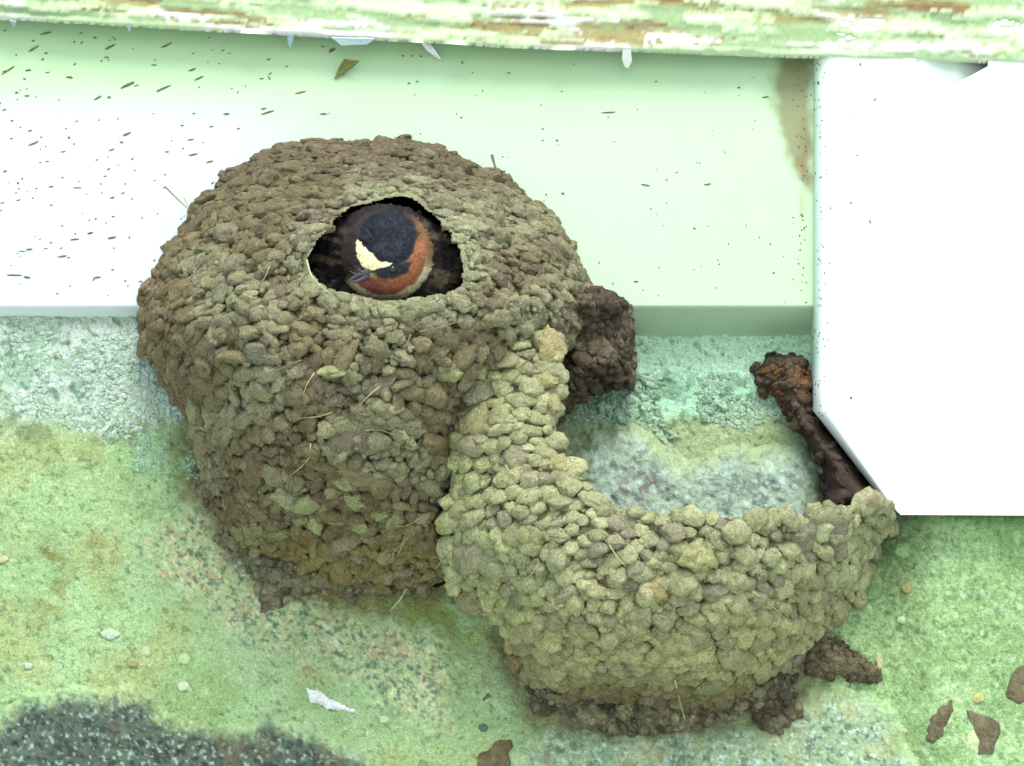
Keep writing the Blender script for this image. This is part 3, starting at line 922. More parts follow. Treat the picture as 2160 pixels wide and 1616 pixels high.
D1n = D1 + 0.006 * (n2(GX1, GY1, 120, 3, 131) - 0.5) + 0.005 * (n2(GX1, GY1, 30, 5, 132, gain=0.6) - 0.5) * 2 * (1 - 0.6 * lipz)
def bil(GX, GY, Z, px, py):
    c = GX[0, 1] - GX[0, 0]
    fx = np.clip((px - GX[0, 0]) / c, 0, GX.shape[1] - 1.001); fy = np.clip((py - GY[0, 0]) / c, 0, GX.shape[0] - 1.001)
    i, j = fx.astype(int), fy.astype(int); u, v = fx - i, fy - j
    return Z[j, i] * (1 - u) * (1 - v) + Z[j, i + 1] * u * (1 - v) + Z[j + 1, i] * (1 - u) * v + Z[j + 1, i + 1] * u * v

def nest1_color(px, py):
    c = mix(A(118, 110, 82), A(134, 132, 102), sstep(0.4, 0.6, n2(px, py, 90, 3, 140)))
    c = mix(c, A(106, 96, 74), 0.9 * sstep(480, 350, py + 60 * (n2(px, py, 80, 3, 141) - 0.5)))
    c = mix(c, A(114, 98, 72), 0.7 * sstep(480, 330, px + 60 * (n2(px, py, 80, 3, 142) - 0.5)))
    c = mix(c, A(150, 154, 112), 0.75 * sstep(55, 0, np.abs(np.hypot(px - 470, py - 600) - 60)) * sstep(0.4, 0.6, n2(px, py, 60, 3, 143)))
    hs, _ = poly_sd(px, py, HOLE)
    c = mix(c, A(146, 148, 114), 0.85 * sstep(-75, -15, hs) * sstep(0.3, 0.55, n2(px, py, 60, 3, 144)))
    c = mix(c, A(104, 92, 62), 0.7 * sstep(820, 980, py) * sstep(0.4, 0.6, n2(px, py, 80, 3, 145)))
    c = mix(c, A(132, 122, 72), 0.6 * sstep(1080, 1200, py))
    return c
GAIN1 = np.array([1.94, 1.92, 1.84])
GAIN2 = np.array([2.16, 2.14, 2.06])
nest1 = empty('mud_nest', P(760, 1240, 0), 'gourd shaped brown mud nest with a swallow looking out of its entrance', 'bird nest')
X, Y, q, used = clip_sheet(GX1, GY1, N1, cell, HOLE)
Dv = bil(GX1, GY1, D1n, X, Y)
V, Fq = thick(X, Y, Dv, q, 0.008)
cc = nest1_color(X, Y)
near_rim = sstep(-30, -8, poly_sd(X, Y, HOLE)[0])
Vs, _ = thick(X, Y, Dv - 0.0016 * (1 - near_rim), q, 0.008)
obj('shell', Vs, Fq, M_MUD, nest1, tint=np.concatenate([cc * GAIN1, np.tile(A(58, 52, 42), (len(X), 1))]))  # inner face tinted dark to paint in the unlit chamber
N1V, N1Q, N1P = V[:len(X)], q, np.stack([X, Y], 1)
bvh1 = bvh_of(N1V, N1Q)
# added dark sheet behind the chamber
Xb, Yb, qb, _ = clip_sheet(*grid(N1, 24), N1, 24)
obj('chamber_shade', P(Xb, Yb, base_d(Xb, Yb) + 0.002), qb, M_MUD, nest1, tint=np.tile(A(44, 40, 36), (len(Xb), 1)))  # near-black sheet added so the chamber looks unlit

r1 = np.random.default_rng(5)
def rf1(ppx, rng):
    r = rng.choice([0.0024, 0.0031, 0.0038, 0.0046, 0.0056], len(ppx), p=[0.36, 0.36, 0.2, 0.07, 0.01]) * rng.uniform(0.9, 1.1, len(ppx))
    hs, _ = poly_sd(ppx[:, 0], ppx[:, 1], HOLE)
    return np.where(hs > -60, np.minimum(r, 0.0034), r)
def ok1(ppx, rad):
    hs, _ = poly_sd(ppx[:, 0], ppx[:, 1], HOLE)
    return hs < -(rad / s) * 0.95 - 1
def pc1(ppx, rad, rng):
    px, py = ppx[:, 0], ppx[:, 1]
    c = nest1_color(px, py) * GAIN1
    n = len(px)
    c = c * rng.lognormal(0, 0.10, n)[:, None]
    c = mix(c, A(176, 168, 140), 0.6 * (rng.random(n) < 0.08))
    c = mix(c, A(140, 122, 104), 0.6 * (rng.random(n) < 0.10))
    c = mix(c, A(196, 192, 140), 0.7 * ((rng.random(n) < 0.06) & (py > 740)))
    return c
pos, nrm, rad, ppx = scatter(N1V, N1P, N1Q, 26000, rf1, r1, 0.63, ok1)
add_pellets(nest1, ROUGH3, ME_ROUGH, (ROUGH3, ICO3[1]), pos, nrm, rad, ppx, pc1, r1, 300, 26, 28, (0.5, 0.9), (1.05, 1.9), sink=-0.14)
for a in [(645, 1056, 34, 30, 20), (668, 1098, 22, 26, 0), (752, 1050, 26, 32, 0), (764, 1102, 24, 22, 10), (806, 1078, 34, 20, -20), (942, 784, 44, 18, -8), (700, 792, 30, 18, 0), (540, 1110, 34, 20, 20), (590, 1118, 26, 16, 0)]:
    dab(nest1, bvh1, *a, (176, 180, 112) if a[1] < 1109 else (150, 148, 90), r1, 0.0016)
for a in [(430, 560, 28, 20, 30), (470, 620, 20, 30, 10), (545, 742, 24, 30, 0), (720, 930, 30, 24, -10), (760, 870, 30, 20, 0)]:
    dab(nest1, bvh1, *a, (138, 136, 104) if a[1] < 800 else (122, 112, 80), r1, 0.0008)
print('nest1 pellets', len(pos))
# crumbs in the joints
rfc = lambda ppx, rng: rng.uniform(0.0009, 0.0018, len(ppx))
pos, nrm, rad, ppx = scatter(N1V, N1P, N1Q, 6000, rfc, r1, 0.9, ok1)
add_pellets(nest1, ROUGH2, ME_ROUGH, (ROUGH2, ICO2[1]), pos + nrm * 0.0002, nrm, rad, ppx, pc1, r1, 0, 10, 60, (0.7, 1.0), (0.9, 1.3))
for pts, cl, w in [([(568, 562), (560, 585), (542, 606)], (176, 172, 124), 1), ([(664, 786), (648, 808), (636, 842)], (200, 194, 128), 1), ([(801, 816), (782, 830), (758, 856)], (196, 190, 120), 1),
               ([(655, 936), (655, 965), (630, 990), (598, 1014)], (204, 190, 128), 1), ([(867, 1124), (850, 1146), (836, 1178)], (204, 196, 120), 1), ([(937, 1178), (918, 1200)], (216, 206, 150), 1),
               ([(1112, 478), (1140, 498), (1156, 530), (1150, 560), (1128, 588), (1092, 602)], (160, 146, 108), 0.9), ([(884, 700), (930, 690), (990, 672)], (150, 146, 100), 0.8),
               ([(560, 700), (545, 660), (520, 640)], (160, 156, 110), 0.8), ([(900, 640), (932, 628), (960, 612)], (196, 190, 140), 0.8), ([(700, 870), (670, 880), (610, 884)], (186, 170, 112), 0.9),
               ([(890, 1090), (860, 1110), (830, 1112)], (176, 168, 100), 0.8), ([(855, 1130), (845, 1150), (824, 1172)], (190, 182, 110), 0.8)]:
    straw(nest1, pts, 0.00036 * w, cl, bvh1, 0.0016)
straw(nest1, [(647, 548, .088), (655, 580, .089), (672, 600, .089), (698, 621, .09)], 0.00038, (226, 226, 170))
straw(nest1, [(348, 394, .02), (372, 418, .022), (400, 444, .025)], 0.00045, (120, 128, 70))
straw(nest1, [(388, 418, .02), (394, 430, .022), (402, 446, .025)], 0.00025, (150, 156, 90))
straw(nest1, [(1038, 328, .02), (1042, 345, .022), (1052, 372, .025)], 0.0008, (122, 110, 72))
straw(nest1, [(534, 328, .02), (541, 336, .022), (552, 352, .025)], 0.0004, (90, 84, 52))
straw(nest1, [(462, 360, .02), (472, 370, .022), (484, 386, .025)], 0.00022, (150, 160, 110))
straw(nest1, [(832, 290, .02), (846, 296, .022), (866, 308, .025)], 0.00025, (140, 136, 96))
straw(nest1, [(857, 1242, .012), (845, 1265, .012), (822, 1289, .010)], 0.0003, (206, 230, 150))

# ------------------------------------------------------------ lower nest (open, half built)
N2 = [(1130, 696), (1188, 704), (1184, 800), (1172, 900), (1170, 965), (1215, 1004), (1262, 1056), (1330, 1078), (1420, 1084), (1520, 1092), (1640, 1090), (1740, 1086), (1800, 1070),
      (1856, 1052), (1886, 1104), (1850, 1150), (1834, 1210), (1785, 1290), (1740, 1332), (1690, 1395), (1620, 1435), (1540, 1480), (1420, 1500), (1300, 1480), (1180, 1465), (1120, 1435),
      (1075, 1395), (1064, 1330), (1044, 1300), (1000, 1290), (955, 1255), (942, 1200), (946, 1080), (950, 960), (970, 860), (1004, 790), (1062, 745)]
N2 = rough_poly(N2, 12, 6, 8)
CT = np.array([(1745, 1335, 0), (1620, 1440, 0), (1540, 1490, 0), (1420, 1505, 0), (1300, 1490, 0), (1180, 1475, 0), (1120, 1440, 2), (1064, 1350, 4), (1850, 1180, 2), (1800, 1270, 0), (1890, 1104, 8),
               (1330, 1070, 70), (1500, 1085, 73), (1640, 1085, 62), (1740, 1080, 50), (1860, 1052, 32), (1230, 1010, 64), (1170, 900, 60), (1185, 750, 58), (1130, 690, 58),
               (1062, 745, 60), (1000, 790, 56), (950, 960, 47), (945, 1100, 40), (942, 1220, 28), (1000, 1290, 16),
               (1400, 1250, 64), (1250, 1200, 66), (1600, 1230, 55), (1750, 1200, 32), (1100, 1100, 62), (1080, 900, 64), (1300, 1400, 38), (1500, 1400, 38), (1150, 1330, 40), (1400, 1160, 72), (1250, 1100, 70), (1640, 1340, 30), (1040, 1200, 46)], float)
def tps_fit(ct, lam=1e-4):
    x = ct[:, :2] / 500
    n = len(x)
    d2 = ((x[:, None] - x[None]) ** 2).sum(-1)
    Kk = np.where(d2 > 0, d2 * np.log(d2 + 1e-12), 0) + lam * np.eye(n)
    Pm = np.concatenate([np.ones((n, 1)), x], 1)
    Am = np.block([[Kk, Pm], [Pm.T, np.zeros((3, 3))]])
    w = np.linalg.solve(Am, np.concatenate([ct[:, 2], np.zeros(3)]))
    def f(px, py):
        y = np.stack([px, py], -1) / 500
        r = w[n] + y @ w[n + 1:]
        for i in range(n):
            d2 = ((y - x[i]) ** 2).sum(-1)
            r = r + w[i] * np.where(d2 > 0, d2 * np.log(d2 + 1e-12), 0)
        return r
    return f
tps2 = tps_fit(CT, 2e-3)
GX2, GY2 = grid(N2, cell, 30)
D2 = tps2(GX2, GY2) / 1000 + 0.004 * (n2(GX2, GY2, 110, 3, 151) - 0.5) + 0.0036 * (n2(GX2, GY2, 26, 5, 152) - 0.5)
D2 = np.maximum(D2, wall_d(GX2, GY2) - 0.004)
# roll the wall edge in
n1d = bil(GX1, GY1, D1, GX2, GY2)
D2 = np.maximum(D2, np.where(GX2 < 1020, n1d + 0.001, -1))
def nest2_color(px, py):
    c = mix(A(138, 138, 104), A(150, 152, 112), n2(px, py, 120, 3, 160))
    c = mix(c, A(150, 144, 102), 0.6 * sstep(1180, 1330, py + 60 * (n2(px, py, 90, 3, 161) - 0.5)))
    c = mix(c, A(150, 158, 108), 0.5 * sstep(1250, 1000, px) * sstep(0.4, 0.6, n2(px, py, 70, 3, 162)))
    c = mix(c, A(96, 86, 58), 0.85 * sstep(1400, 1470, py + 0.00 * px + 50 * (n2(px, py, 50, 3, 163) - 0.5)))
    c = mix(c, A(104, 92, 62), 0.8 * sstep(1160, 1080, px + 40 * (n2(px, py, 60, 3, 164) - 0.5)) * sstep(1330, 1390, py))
    return c
nest2 = empty('mud_nest', P(1420, 1500, 0), 'half built open mud nest of rounded olive pellets below the rafter end', 'bird nest')
X, Y, q, used = clip_sheet(GX2, GY2, N2, cell)
Dv = bil(GX2, GY2, D2, X, Y)
V, Fq = thick(X, Y, Dv, q, 0.009)
cc = nest2_color(X, Y)
Vs, _ = thick(X, Y, Dv - 0.0014, q, 0.008)
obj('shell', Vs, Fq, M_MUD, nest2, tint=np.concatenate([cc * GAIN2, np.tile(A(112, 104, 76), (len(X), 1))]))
N2V, N2Q, N2P = V[:len(X)], q, np.stack([X, Y], 1)
bvh2 = bvh_of(N2V, N2Q)
r2 = np.random.default_rng(15)
def rf2(ppx, rng):
    r = rng.choice([0.0027, 0.0035, 0.0042, 0.0049, 0.0060], len(ppx), p=[0.24, 0.34, 0.28, 0.11, 0.03]) * rng.uniform(0.92, 1.08, len(ppx))
    return np.where(ppx[:, 1] > 1420, np.minimum(r, 0.0034), r)
def pc2(ppx, rad, rng):
    px, py = ppx[:, 0], ppx[:, 1]
    n = len(px)
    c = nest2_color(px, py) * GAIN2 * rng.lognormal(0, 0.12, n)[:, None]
    c = mix(c, A(166, 156, 134), 0.6 * (rng.random(n) < 0.14))
    c = mix(c, A(206, 202, 150), 0.6 * ((rng.random(n) < 0.06) & (py < 1420)))
    return c
pos, nrm, rad, ppx = scatter(N2V, N2P, N2Q, 24000, rf2, r2, 0.60)
add_pellets(nest2, SOFT3, ME_SOFT, (SOFT3, ICO3[1]), pos, nrm, rad, ppx, pc2, r2, 300, 28, 22, (0.5, 0.78), (0.95, 1.4), sink=-0.1)
for a in [(1160, 735, 28, 44, 0, (206, 186, 116)), (1148, 806, 32, 28, 0, (200, 192, 120)), (1166, 852, 18, 34, 0, (186, 182, 118)), (1184, 984, 22, 24, 0, (208, 200, 126)), (1276, 1062, 20, 34, 0, (206, 180, 104)),
          (1468, 1178, 42, 34, 0, (192, 192, 116)), (1384, 1246, 24, 30, 0, (188, 172, 100)), (1640, 1086, 18, 16, 0, (200, 172, 98)), (1124, 1130, 30, 26, 0, (182, 180, 112)), (1006, 895, 40, 30, 25, (186, 180, 116)),
          (1690, 1226, 26, 22, 0, (170, 154, 98)), (1010, 830, 32, 34, 0, (150, 150, 108)), (1000, 1265, 34, 38, 30, (168, 156, 102)), (985, 1180, 30, 38, 0, (150, 146, 100)), (1760, 1110, 36, 26, -10, (150, 144, 112)),
          (1840, 1060, 30, 20, 0, (176, 158, 110)), (1690, 1130, 32, 28, 0, (150, 146, 112)), (1350, 1300, 36, 26, 10, (168, 162, 108)), (1470, 1350, 34, 28, 0, (166, 160, 104)), (1180, 1310, 32, 24, 20, (168, 162, 108)), (1500, 1440, 34, 28, 0, (150, 152, 100)), (1600, 1350, 30, 24, 0, (160, 156, 106))]:
    dab(nest2, bvh2, *a, r2, 0.0012)
print('nest2 pellets', len(pos))
pos, nrm, rad, ppx = scatter(N2V, N2P, N2Q, 2200, rfc, r2, 1.0)
add_pellets(nest2, SOFT2, ME_SOFT, (SOFT2, ICO2[1]), pos - nrm * 0.0004, nrm, rad, ppx, pc2, r2, 0, 10, 60, (0.7, 1.0), (0.9, 1.3))
for pts, cl, w in [([(1112, 1334), (1128, 1375), (1143, 1431)], (206, 196, 128), 1.2), ([(1424, 1435), (1432, 1470), (1444, 1516)], (206, 224, 140), 1.1), ([(1587, 1248), (1625, 1275), (1655, 1303)], (206, 198, 132), 1),
               ([(1539, 1350), (1556, 1370), (1574, 1391)], (206, 200, 128), 1), ([(1440, 1356), (1450, 1385), (1462, 1413)], (190, 184, 112), 0.9), ([(1240, 1374), (1239, 1400), (1237, 1427)], (176, 180, 104), 0.8),
               ([(1314, 1466), (1306, 1480), (1299, 1492)], (190, 180, 128), 0.8), ([(1066, 980), (1075, 995), (1090, 1004)], (206, 198, 150), 0.8), ([(1465, 1515), (1450, 1540), (1440, 1555)], (140, 110, 80), 0.9),
               ([(1285, 1150), (1305, 1180), (1320, 1195)], (190, 186, 120), 0.9), ([(1690, 1060), (1712, 1050)], (170, 150, 100), 0.8)]:
    straw(nest2, pts, 0.00038 * w, cl, bvh2, 0.0016)

rs = np.random.default_rng(77)
for nest, bv, poly, m in ((nest1, bvh1, N1, 34), (nest2, bvh2, N2, 24)):
    k = 0
    while k < m:
        x, y = rs.uniform(poly[:, 0].min(), poly[:, 0].max()), rs.uniform(poly[:, 1].min(), poly[:, 1].max())
        an, L = rs.uniform(0, math.pi), rs.uniform(14, 46)
        pts = [(x + L * (j - 1) * math.cos(an) - rs.normal(0, 3), y + L * (j - 1) * math.sin(an) * 0.8 + rs.normal(0, 3)) for j in range(3)]
        P3 = np.array(pts)
        if poly_sd(P3[:, 0], P3[:, 1], poly)[0].min() < 25 or poly_sd(P3[:, 0], P3[:, 1], HOLE)[0].max() > -25: continue
        straw(nest, pts, rs.uniform(0.00016, 0.0003), [(168, 156, 112), (150, 138, 96), (190, 182, 130), (128, 112, 80)][rs.integers(4)], bv, 0.0011)
        k += 1

# ------------------------------------------------------------ mud clumps: a base sheet with rough pellets
def clump(root, poly, dfun, colfn, rng, rsize, n_parts, seed, ragged=8, cell=6.0, dens=4000, name='mud_base', pname='pellet', th=None, rel=0.003, spacing=0.72, okf=None):
    poly = rough_poly(poly, 10, ragged, seed)
    GX, GY = grid(poly, cell)
    X, Y, q, _ = clip_sheet(GX, GY, poly, cell)
    sd, _ = poly_sd(X, Y, poly)
    D = dfun(X, Y, sd) + rel * (n2(X, Y, 26, 4, seed) - 0.5) * np.clip(sd / 12, 0, 1)
    if th: V, Fq = thick(X, Y, D, q, th)
    else: V, Fq = P(X, Y, D), q
    c = colfn(X, Y)
    obj(name, V, Fq, M_MUD, root, tint=np.concatenate([c, c]) if th else c)
    if dens:
        pos, nrm, rad, ppx = scatter(V[:len(X)], np.stack([X, Y], 1), q, dens, lambda p, r: r.uniform(rsize[0], rsize[1], len(p)), rng, spacing, okf)
        pcf = lambda ppx, rad, rng: colfn(ppx[:, 0], ppx[:, 1]) * rng.lognormal(0, 0.2, len(ppx))[:, None]
        add_pellets(root, ROUGH3, ME_ROUGH, (ROUGH3, ICO3[1]), pos, nrm, rad, ppx, pcf, rng, n_parts, 10, 50, (0.6, 1.0), (0.95, 1.4), name=pname)

def dome(h, R, off=-0.003, base=wall_d):
    return lambda X, Y, sd: base(X, Y) + off + (h - off) * np.sqrt(1 - (1 - np.clip(sd / R, 0, 1)) ** 2)
rc = np.random.default_rng(33)
def brown(a, b, seed, sc=30):
    return lambda px, py: mix(A(*a), A(*b), sstep(0.38, 0.62, n2(px, py, sc, 4, seed)))

# skirts of mud at the foot of both nests
clump(nest1, SK1,
      dome(0.007, 60, base=base_d), brown((140, 134, 106), (170, 166, 124), 171), rc, (0.0007, 0.0024), 0, 71, dens=5000, ragged=30, spacing=0.95, rel=0.009)
clump(nest2, SK2,
      dome(0.004, 50), brown((118, 110, 88), (170, 166, 126), 172), rc, (0.0006, 0.0021), 0, 72, dens=5000, ragged=32, spacing=0.95, rel=0.009)

# the dark remains between the nests, along the rafter and lower right
def d_between(X, Y, sd):
    b = base_d(X, Y)
    return b - 0.004 + 0.034 * np.sqrt(1 - (1 - np.clip(sd / 70, 0, 1)) ** 2)
e = empty('mud_remnant', P(1280, 800, 0), 'dark crumbly brown clump at the upper nest\'s right flank under the board', 'mud clump', 'old mud remains on the wall')
clump(e, [(1180, 640), (1230, 610), (1268, 606), (1296, 620), (1325, 650), (1336, 690), (1328, 740), (1336, 780), (1326, 806), (1290, 812), (1250, 828), (1215, 850), (1180, 884), (1160, 860), (1170, 740)],
      d_between, brown((112, 100, 82), (150, 136, 108), 181), rc, (0.0012, 0.0032), 60, 81, dens=9000, th=0.004)
def d_raft(X, Y, sd):
    b = wall_d(X, Y)
    r = sstep(1600, 1760, X)
    return b - 0.004 + (0.010 + 0.016 * r) * np.sqrt(1 - (1 - np.clip(sd / 40, 0, 1)) ** 2)
def c_raft(px, py):
    c = mix(A(100, 86, 72), A(120, 104, 84), sstep(0.4, 0.6, n2(px, py, 30, 4, 182)))
    c = mix(c, A(150, 112, 68), 0.8 * sstep(0.5, 0.62, n2(px, py, 34, 3, 183)) * sstep(900, 780, py))
    c = mix(c, A(92, 78, 70), 0.9 * sstep(900, 980, py))  # lower part darkened to paint in the shade below the rafter
    return c
e = empty('mud_remnant', P(1700, 900, 0), 'dark brown ridge of old mud running down beside the white rafter end', 'mud clump', 'old mud remains on the wall')
clump(e, [(1592, 770), (1612, 748), (1702, 744), (1716, 866), (1850, 1030), (1866, 1062), (1800, 1082), (1738, 1090), (1735, 1000), (1692, 925), (1652, 872), (1632, 836), (1596, 828), (1584, 796)],
      d_raft, c_raft, rc, (0.0008, 0.0026), 40, 82, dens=2500, ragged=10, th=0.004, rel=0.006, spacing=0.8, okf=lambda p, r: (p[:, 1] < 900) | (rc.random(len(p)) < 0.02))
e = empty('mud_remnant', P(1780, 1440, 0), 'ragged brown mud scab on the wall right of the open nest\'s foot', 'mud clump', 'old mud remains on the wall')
clump(e, [(1690, 1370), (1720, 1345), (1750, 1342), (1810, 1372), (1850, 1402), (1868, 1450), (1832, 1455), (1780, 1432), (1720, 1440), (1695, 1410)], dome(0.0035, 34), brown((122, 112, 88), (156, 148, 112), 184), rc, (0.0006, 0.0018), 0, 83, dens=2200, ragged=14, spacing=0.9, rel=0.005)
def scab(poly, label, seed, h=0.004, c=((136, 126, 96), (150, 142, 108)), grp=True):
    col = brown(c[0], c[1], seed, 22)
    poly = rough_poly(poly, 8, 11, seed)
    GX, GY = grid(poly, 3)
    X, Y, q, _ = clip_sheet(GX, GY, poly, 3)
    sd, _ = poly_sd(X, Y, poly)
    D = dome(h * 0.25, 20, -0.0010)(X, Y, sd) + (0.0016 * (n2(X, Y, 24, 4, seed) - 0.5) + 0.0010 * (n2(X, Y, 7, 2, seed) - 0.5)) * np.clip(sd / 10, 0, 1)
    o = obj('mud_remnant', P(X, Y, D), q, M_MUD, tint=col(X, Y))
    tag(o, label, 'mud clump', 'old mud remains on the wall')
scab([(1953, 1530), (1972, 1490), (1996, 1466), (2012, 1468), (2014, 1500), (1996, 1556), (1970, 1574), (1956, 1560)], 'oval brown mud smear low at right, left one of the close pair', 91)
scab([(2026, 1492), (2050, 1498), (2080, 1512), (2112, 1524), (2112, 1556), (2092, 1588), (2062, 1596), (2056, 1548), (2040, 1514)], 'brown mud smear with a pale stone chip against its left edge', 92)
scab([(2116, 1452), (2140, 1408), (2190, 1396), (2230, 1430), (2210, 1480), (2150, 1490), (2124, 1474)], 'brown mud smear cut by the right border of the picture', 93)
scab([(1012, 1472), (1030, 1450), (1042, 1452), (1034, 1470), (1020, 1482)], 'tiny dark mud fleck on green wall left of the open nest\'s foot', 94, 0.0025)
scab([(1000, 1630), (1012, 1590), (1046, 1566), (1072, 1550), (1086, 1556), (1080, 1600), (1090, 1660), (1020, 1670)], 'brown earthy smear at the bottom border below both nests', 95, 0.003, ((136, 126, 88), (150, 140, 98)))

# ------------------------------------------------------------ the swallow
sw = empty('cliff_swallow', P(812, 540, 0.03), 'swallow with blue black crown, cream forehead and rusty throat peering from the nest', 'bird')
BCX, BCY = 812, 536
def bird_color(px, py, d):
    jx = px + 9 * (n2(px, py, 9, 3, 200) - 0.5); jy = py + 9 * (n2(px, py, 9, 3, 201) - 0.5)
    r = np.hypot(jx - BCX, jy - BCY)
    ang = np.degrees(np.arctan2(-(jy - BCY), jx - BCX))                                              # 0 right, 90 up
    # feathers run outwards from the bill: streaks stretched along the radius
    ra = np.stack([ang / 5.0, r / 26.0, 0 * r], -1)
    st = fbm(ra, 3, 205)
    fine = n2(px, py, 5, 2, 206)
    lat = sstep(0.45, 0.9, np.abs(np.cos(np.radians(ang - 12)))) * sstep(-0.95, -0.2, -np.abs(np.sin(np.radians(ang))))
    c = mix(A(34, 32, 30), mix(A(46, 42, 36), A(112, 102, 78), lat), sstep(0.4, 0.75, st))                                   # grey-brown body, paler streaks
    # collar of buff
    coll = sstep(103, 97, r) * sstep(80, 87, r)
    c = mix(c, A(252, 236, 184), coll * sstep(-152, -128, ang) * sstep(10, -32, ang))
    c = mix(c, A(150, 112, 72), 0.7 * coll * sstep(-20, 0, ang) * sstep(70, 30, ang))
    c = mix(c, A(70, 54, 50), sstep(96, 86, r) * np.clip(sstep(-140, -165, ang) + sstep(20, 60, ang), 0, 1))
    # rusty cheeks and throat
    red = sstep(90, 83, r)
    rc_ = mix(A(166, 104, 68), A(142, 80, 70), sstep(30, -50, px - 830))
    rc_ = mix(rc_, A(172, 116, 76), 0.4 * sstep(0.5, 0.7, st))
    rc_ = mix(rc_, A(120, 66, 56), 0.4 * sstep(0.52, 0.7, fine))
    c = mix(c, rc_, red * sstep(-156, -136, ang) * sstep(46, 8, ang))
    c = mix(c, A(56, 45, 42), red * np.clip(sstep(14, 50, ang) + sstep(-136, -160, ang), 0, 1))
    # blue-black crown
    rcap = np.hypot((jx - 818) / 60, (jy - 503) / 60)
    c = mix(c, mix(A(22, 25, 30), A(44, 49, 56), sstep(0.35, 0.7, 0.5 * fine + 0.5 * n2(px, py, 16, 3, 203))), sstep(1.08, 0.94, rcap))
    # dark lores and ear patch
    lo_, _ = poly_sd(jx, jy, [(776, 574), (800, 564), (835, 556), (872, 550), (862, 572), (846, 584), (824, 590), (802, 588), (778, 582)])
    c = mix(c, A(44, 48, 52), sstep(-3, 5, lo_))
    # cream forehead
    ex, ey = px + 4 * (n2(px, py, 5, 2, 207) - 0.5), py + 4 * (n2(px, py, 5, 2, 208) - 0.5)
    pt, _ = poly_sd(ex, ey, [(753, 505), (760, 511), (766, 520), (772, 522), (777, 530), (786, 534), (792, 543), (796, 548), (801, 553), (812, 553), (827, 556), (822, 561), (802, 565), (786, 570), (774, 570), (763, 560), (754, 543), (750, 524)])
    c = mix(c, A(252, 246, 180), sstep(-1.0, 1.2, pt))
    # yellowish gape
    gp, _ = poly_sd(jx, jy, [(776, 576), (794, 574), (794, 588), (774, 586)])
    c = mix(c, A(150, 146, 92), 0.8 * sstep(-2, 2, gp))
    return c
# one surface of revolution-like body: axis comes out of the chamber towards the entrance
ax = np.array([(0.000, 0.0005), (0.004, 0.012), (0.012, 0.019), (0.022, 0.024), (0.034, 0.0255), (0.046, 0.0250), (0.052, 0.0225), (0.0555, 0.0196), (0.0580, 0.0172), (0.061, 0.0158), (0.065, 0.0143), (0.069, 0.0122), (0.0725, 0.0098), (0.075, 0.0072), (0.0768, 0.0042), (0.0776, 0.0012), (0.0777, 0.0002)])
tt = np.linspace(0, len(ax) - 1, 170)
prof_d = np.interp(tt, np.arange(len(ax)), ax[:, 0]); prof_r = np.interp(tt, np.arange(len(ax)), ax[:, 1])
for _ in range(6):
    prof_d[1:-1] = (prof_d[:-2] + 2 * prof_d[1:-1] + prof_d[2:]) / 4; prof_r[1:-1] = (prof_r[:-2] + 2 * prof_r[1:-1] + prof_r[2:]) / 4
prof_d += 0.015
NS = 200
th = np.linspace(0, 2 * np.pi, NS, endpoint=False)
hf = sstep(0.063, 0.075, prof_d)
cx = BCX + 0 * prof_d; cy = BCY + 22 * (1 - hf)
PXb = cx[:, None] + np.cos(th)[None] * prof_r[:, None] / s * np.where(hf > 0.5, 1, 1 + 0.12 * (1 - hf))[:, None]
PYb = cy[:, None] - np.sin(th)[None] * prof_r[:, None] / s * np.where(np.sin(th)[None] > 0, 1 - 0.28 * (1 - hf)[:, None], 1)
Db = np.broadcast_to(prof_d[:, None], PXb.shape)
fe = 0.0016 * (fbm(np.stack([np.broadcast_to(np.cos(th), PXb.shape) * 7, np.broadcast_to(np.sin(th), PXb.shape) * 7, Db * 160], -1), 3, 210) - 0.5) * sstep(0.002, 0.009, prof_r)[:, None]
V = P(PXb, PYb, Db + fe).reshape(-1, 3)
idx = np.arange(PXb.size).reshape(PXb.shape)
nx = np.roll(idx, -1, 1)
q = np.stack([idx[:-1], nx[:-1], nx[1:], idx[1:]], -1).reshape(-1, 4)
obj('body', V, q, M_BIRD, sw, tint=bird_color(PXb.ravel(), PYb.ravel(), Db.ravel()))
bird_bvh = bvh_of(V, q)
# small contour feathers lying over the skin, pointing away from the bill
rb = np.random.default_rng(8)
tq, arq, nrq = tri_area(V, q)
front = (V[tq].mean(1)[:, 1] < -0.048)
pick = rb.choice(len(tq), 3600, p=arq * front / (arq * front).sum())
u = rb.random((3600, 2)); fl = u.sum(1) > 1; u[fl] = 1 - u[fl]
w3 = np.stack([1 - u.sum(1), u[:, 0], u[:, 1]], 1)
fp = (V[tq[pick]] * w3[..., None]).sum(1)
fpx = (np.stack([PXb.ravel(), PYb.ravel(), Db.ravel()], 1)[tq[pick]] * w3[..., None]).sum(1)
fn = nrq[pick]
fn = fn * np.sign(((CAM - fp) * fn).sum(1))[:, None]
org = P(772, 578, 0.088)
fd = fp - org; fd -= fn * (fd * fn).sum(1)[:, None]; fd /= np.linalg.norm(fd, axis=1)[:, None] + 1e-9
fd += fn * rb.uniform(0.10, 0.30, 3600)[:, None] + rb.normal(0, 0.12, (3600, 3))
fs = np.cross(fn, fd); fs /= np.linalg.norm(fs, axis=1)[:, None] + 1e-9
fl_ = rb.uniform(0.0006, 0.0011, 3600)[:, None] * (1 + 1.0 * sstep(85, 110, np.hypot(fpx[:, 0] - BCX, fpx[:, 1] - BCY)))[:, None]; fw = fl_ * 0.26
base_f = fp - fn * 0.0001
FV = np.stack([base_f, base_f + fd * fl_ * 0.55 + fs * fw, base_f + fd * fl_ + fn * 0.0000, base_f + fd * fl_ * 0.55 - fs * fw], 1).reshape(-1, 3)
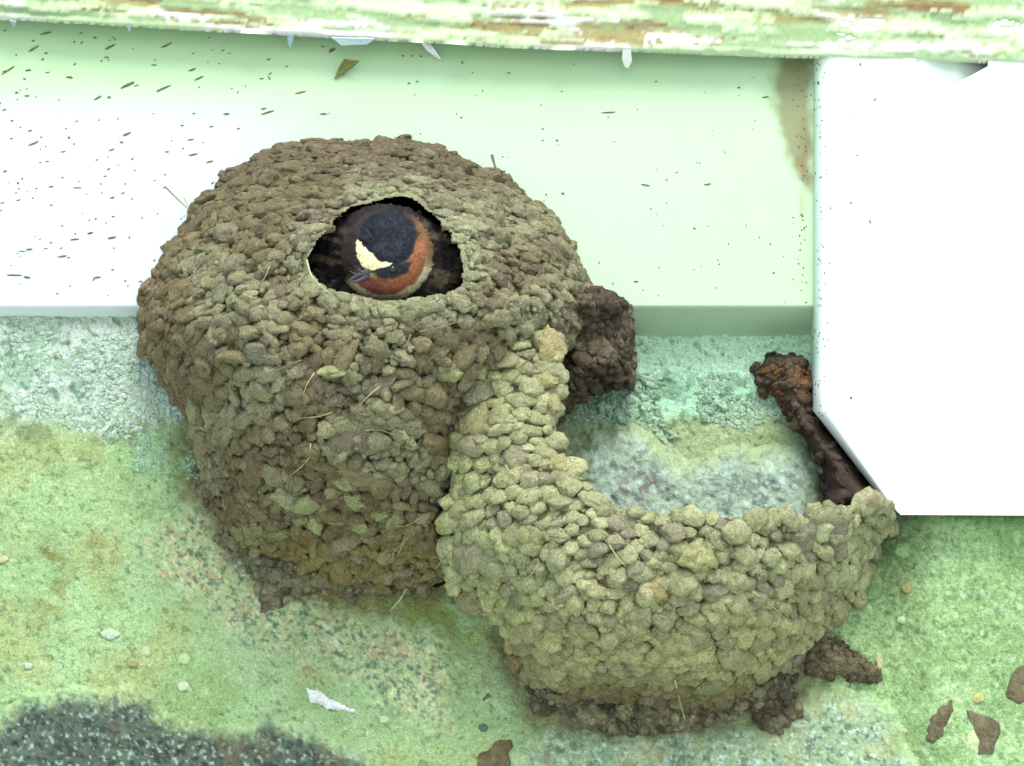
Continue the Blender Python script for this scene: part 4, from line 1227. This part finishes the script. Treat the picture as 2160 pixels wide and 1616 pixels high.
FFq = np.arange(3600 * 4).reshape(-1, 4)
fc = bird_color(fpx[:, 0], fpx[:, 1], fpx[:, 2]) * rb.lognormal(0, 0.13, 3600)[:, None]
fo = obj('feathers', FV, FFq, M_BIRD, sw, tint=np.repeat(fc, 4, 0)); fo['kind'] = 'stuff'
# beak: two short curved mandibles
def mandible(tip, base, w, h, up):
    tip, base = np.array(tip), np.array(base)
    a = base - tip; L = np.linalg.norm(a); a /= L
    side = np.cross(a, [0, 0.5, 1.0]); side /= np.linalg.norm(side); u = np.cross(side, a)
    V, F = [], []
    for i in range(9):
        t = i / 8
        c = tip + a * L * t + u * up * h * math.sin(math.pi * t) * 0.6
        ww = w * t ** 0.8 + 0.0001; hh = h * t ** 0.7 + 0.0001
        for k in range(10):
            an = 2 * math.pi * k / 10
            V.append(c + side * ww * math.cos(an) + u * hh * math.sin(an))
    for i in range(8):
        for k in range(10):
            F.append((i * 10 + k, i * 10 + (k + 1) % 10, (i + 1) * 10 + (k + 1) % 10, (i + 1) * 10 + k))
    F.append(tuple(reversed(range(10)))); F.append(tuple(80 + k for k in range(10)))
    return V, F
def on_bird(px, py, back=0.0):
    h = cast(bird_bvh, px, py)
    t = CAM - h[0]
    return h[0] + t / np.linalg.norm(t) * back
tip = P(735, 592, 0.0895)
Vm, Fm = mandible(tip, on_bird(780, 575, -0.001), 0.0016, 0.0009, 1)
bk = obj('beak', Vm, Fm, M_BEAK, sw)
Vm, Fm = mandible(tip + np.array([0.0008, 0.0004, -0.0006]), on_bird(778, 582, -0.001), 0.0014, 0.0007, -1)
obj('lower_mandible', Vm, Fm, M_BEAK, bk)
ec = on_bird(828, 568, -0.0004)
obj('eye', ICO3[0] * 0.0013 + ec, ICO3[1], M_EYE, sw)
for pts in [[(762, 574), (752, 566), (748, 560)], [(768, 574), (758, 568), (756, 560)], [(774, 572), (768, 566), (766, 560)], [(758, 580), (746, 576), (738, 572)]]:
    o = straw(sw, [(a, b, 0.0895 + 0.0012 * i) for i, (a, b) in enumerate(pts)], 0.00022, (120, 116, 130))
    o.name = 'bristle'; o.data.name = 'bristle'
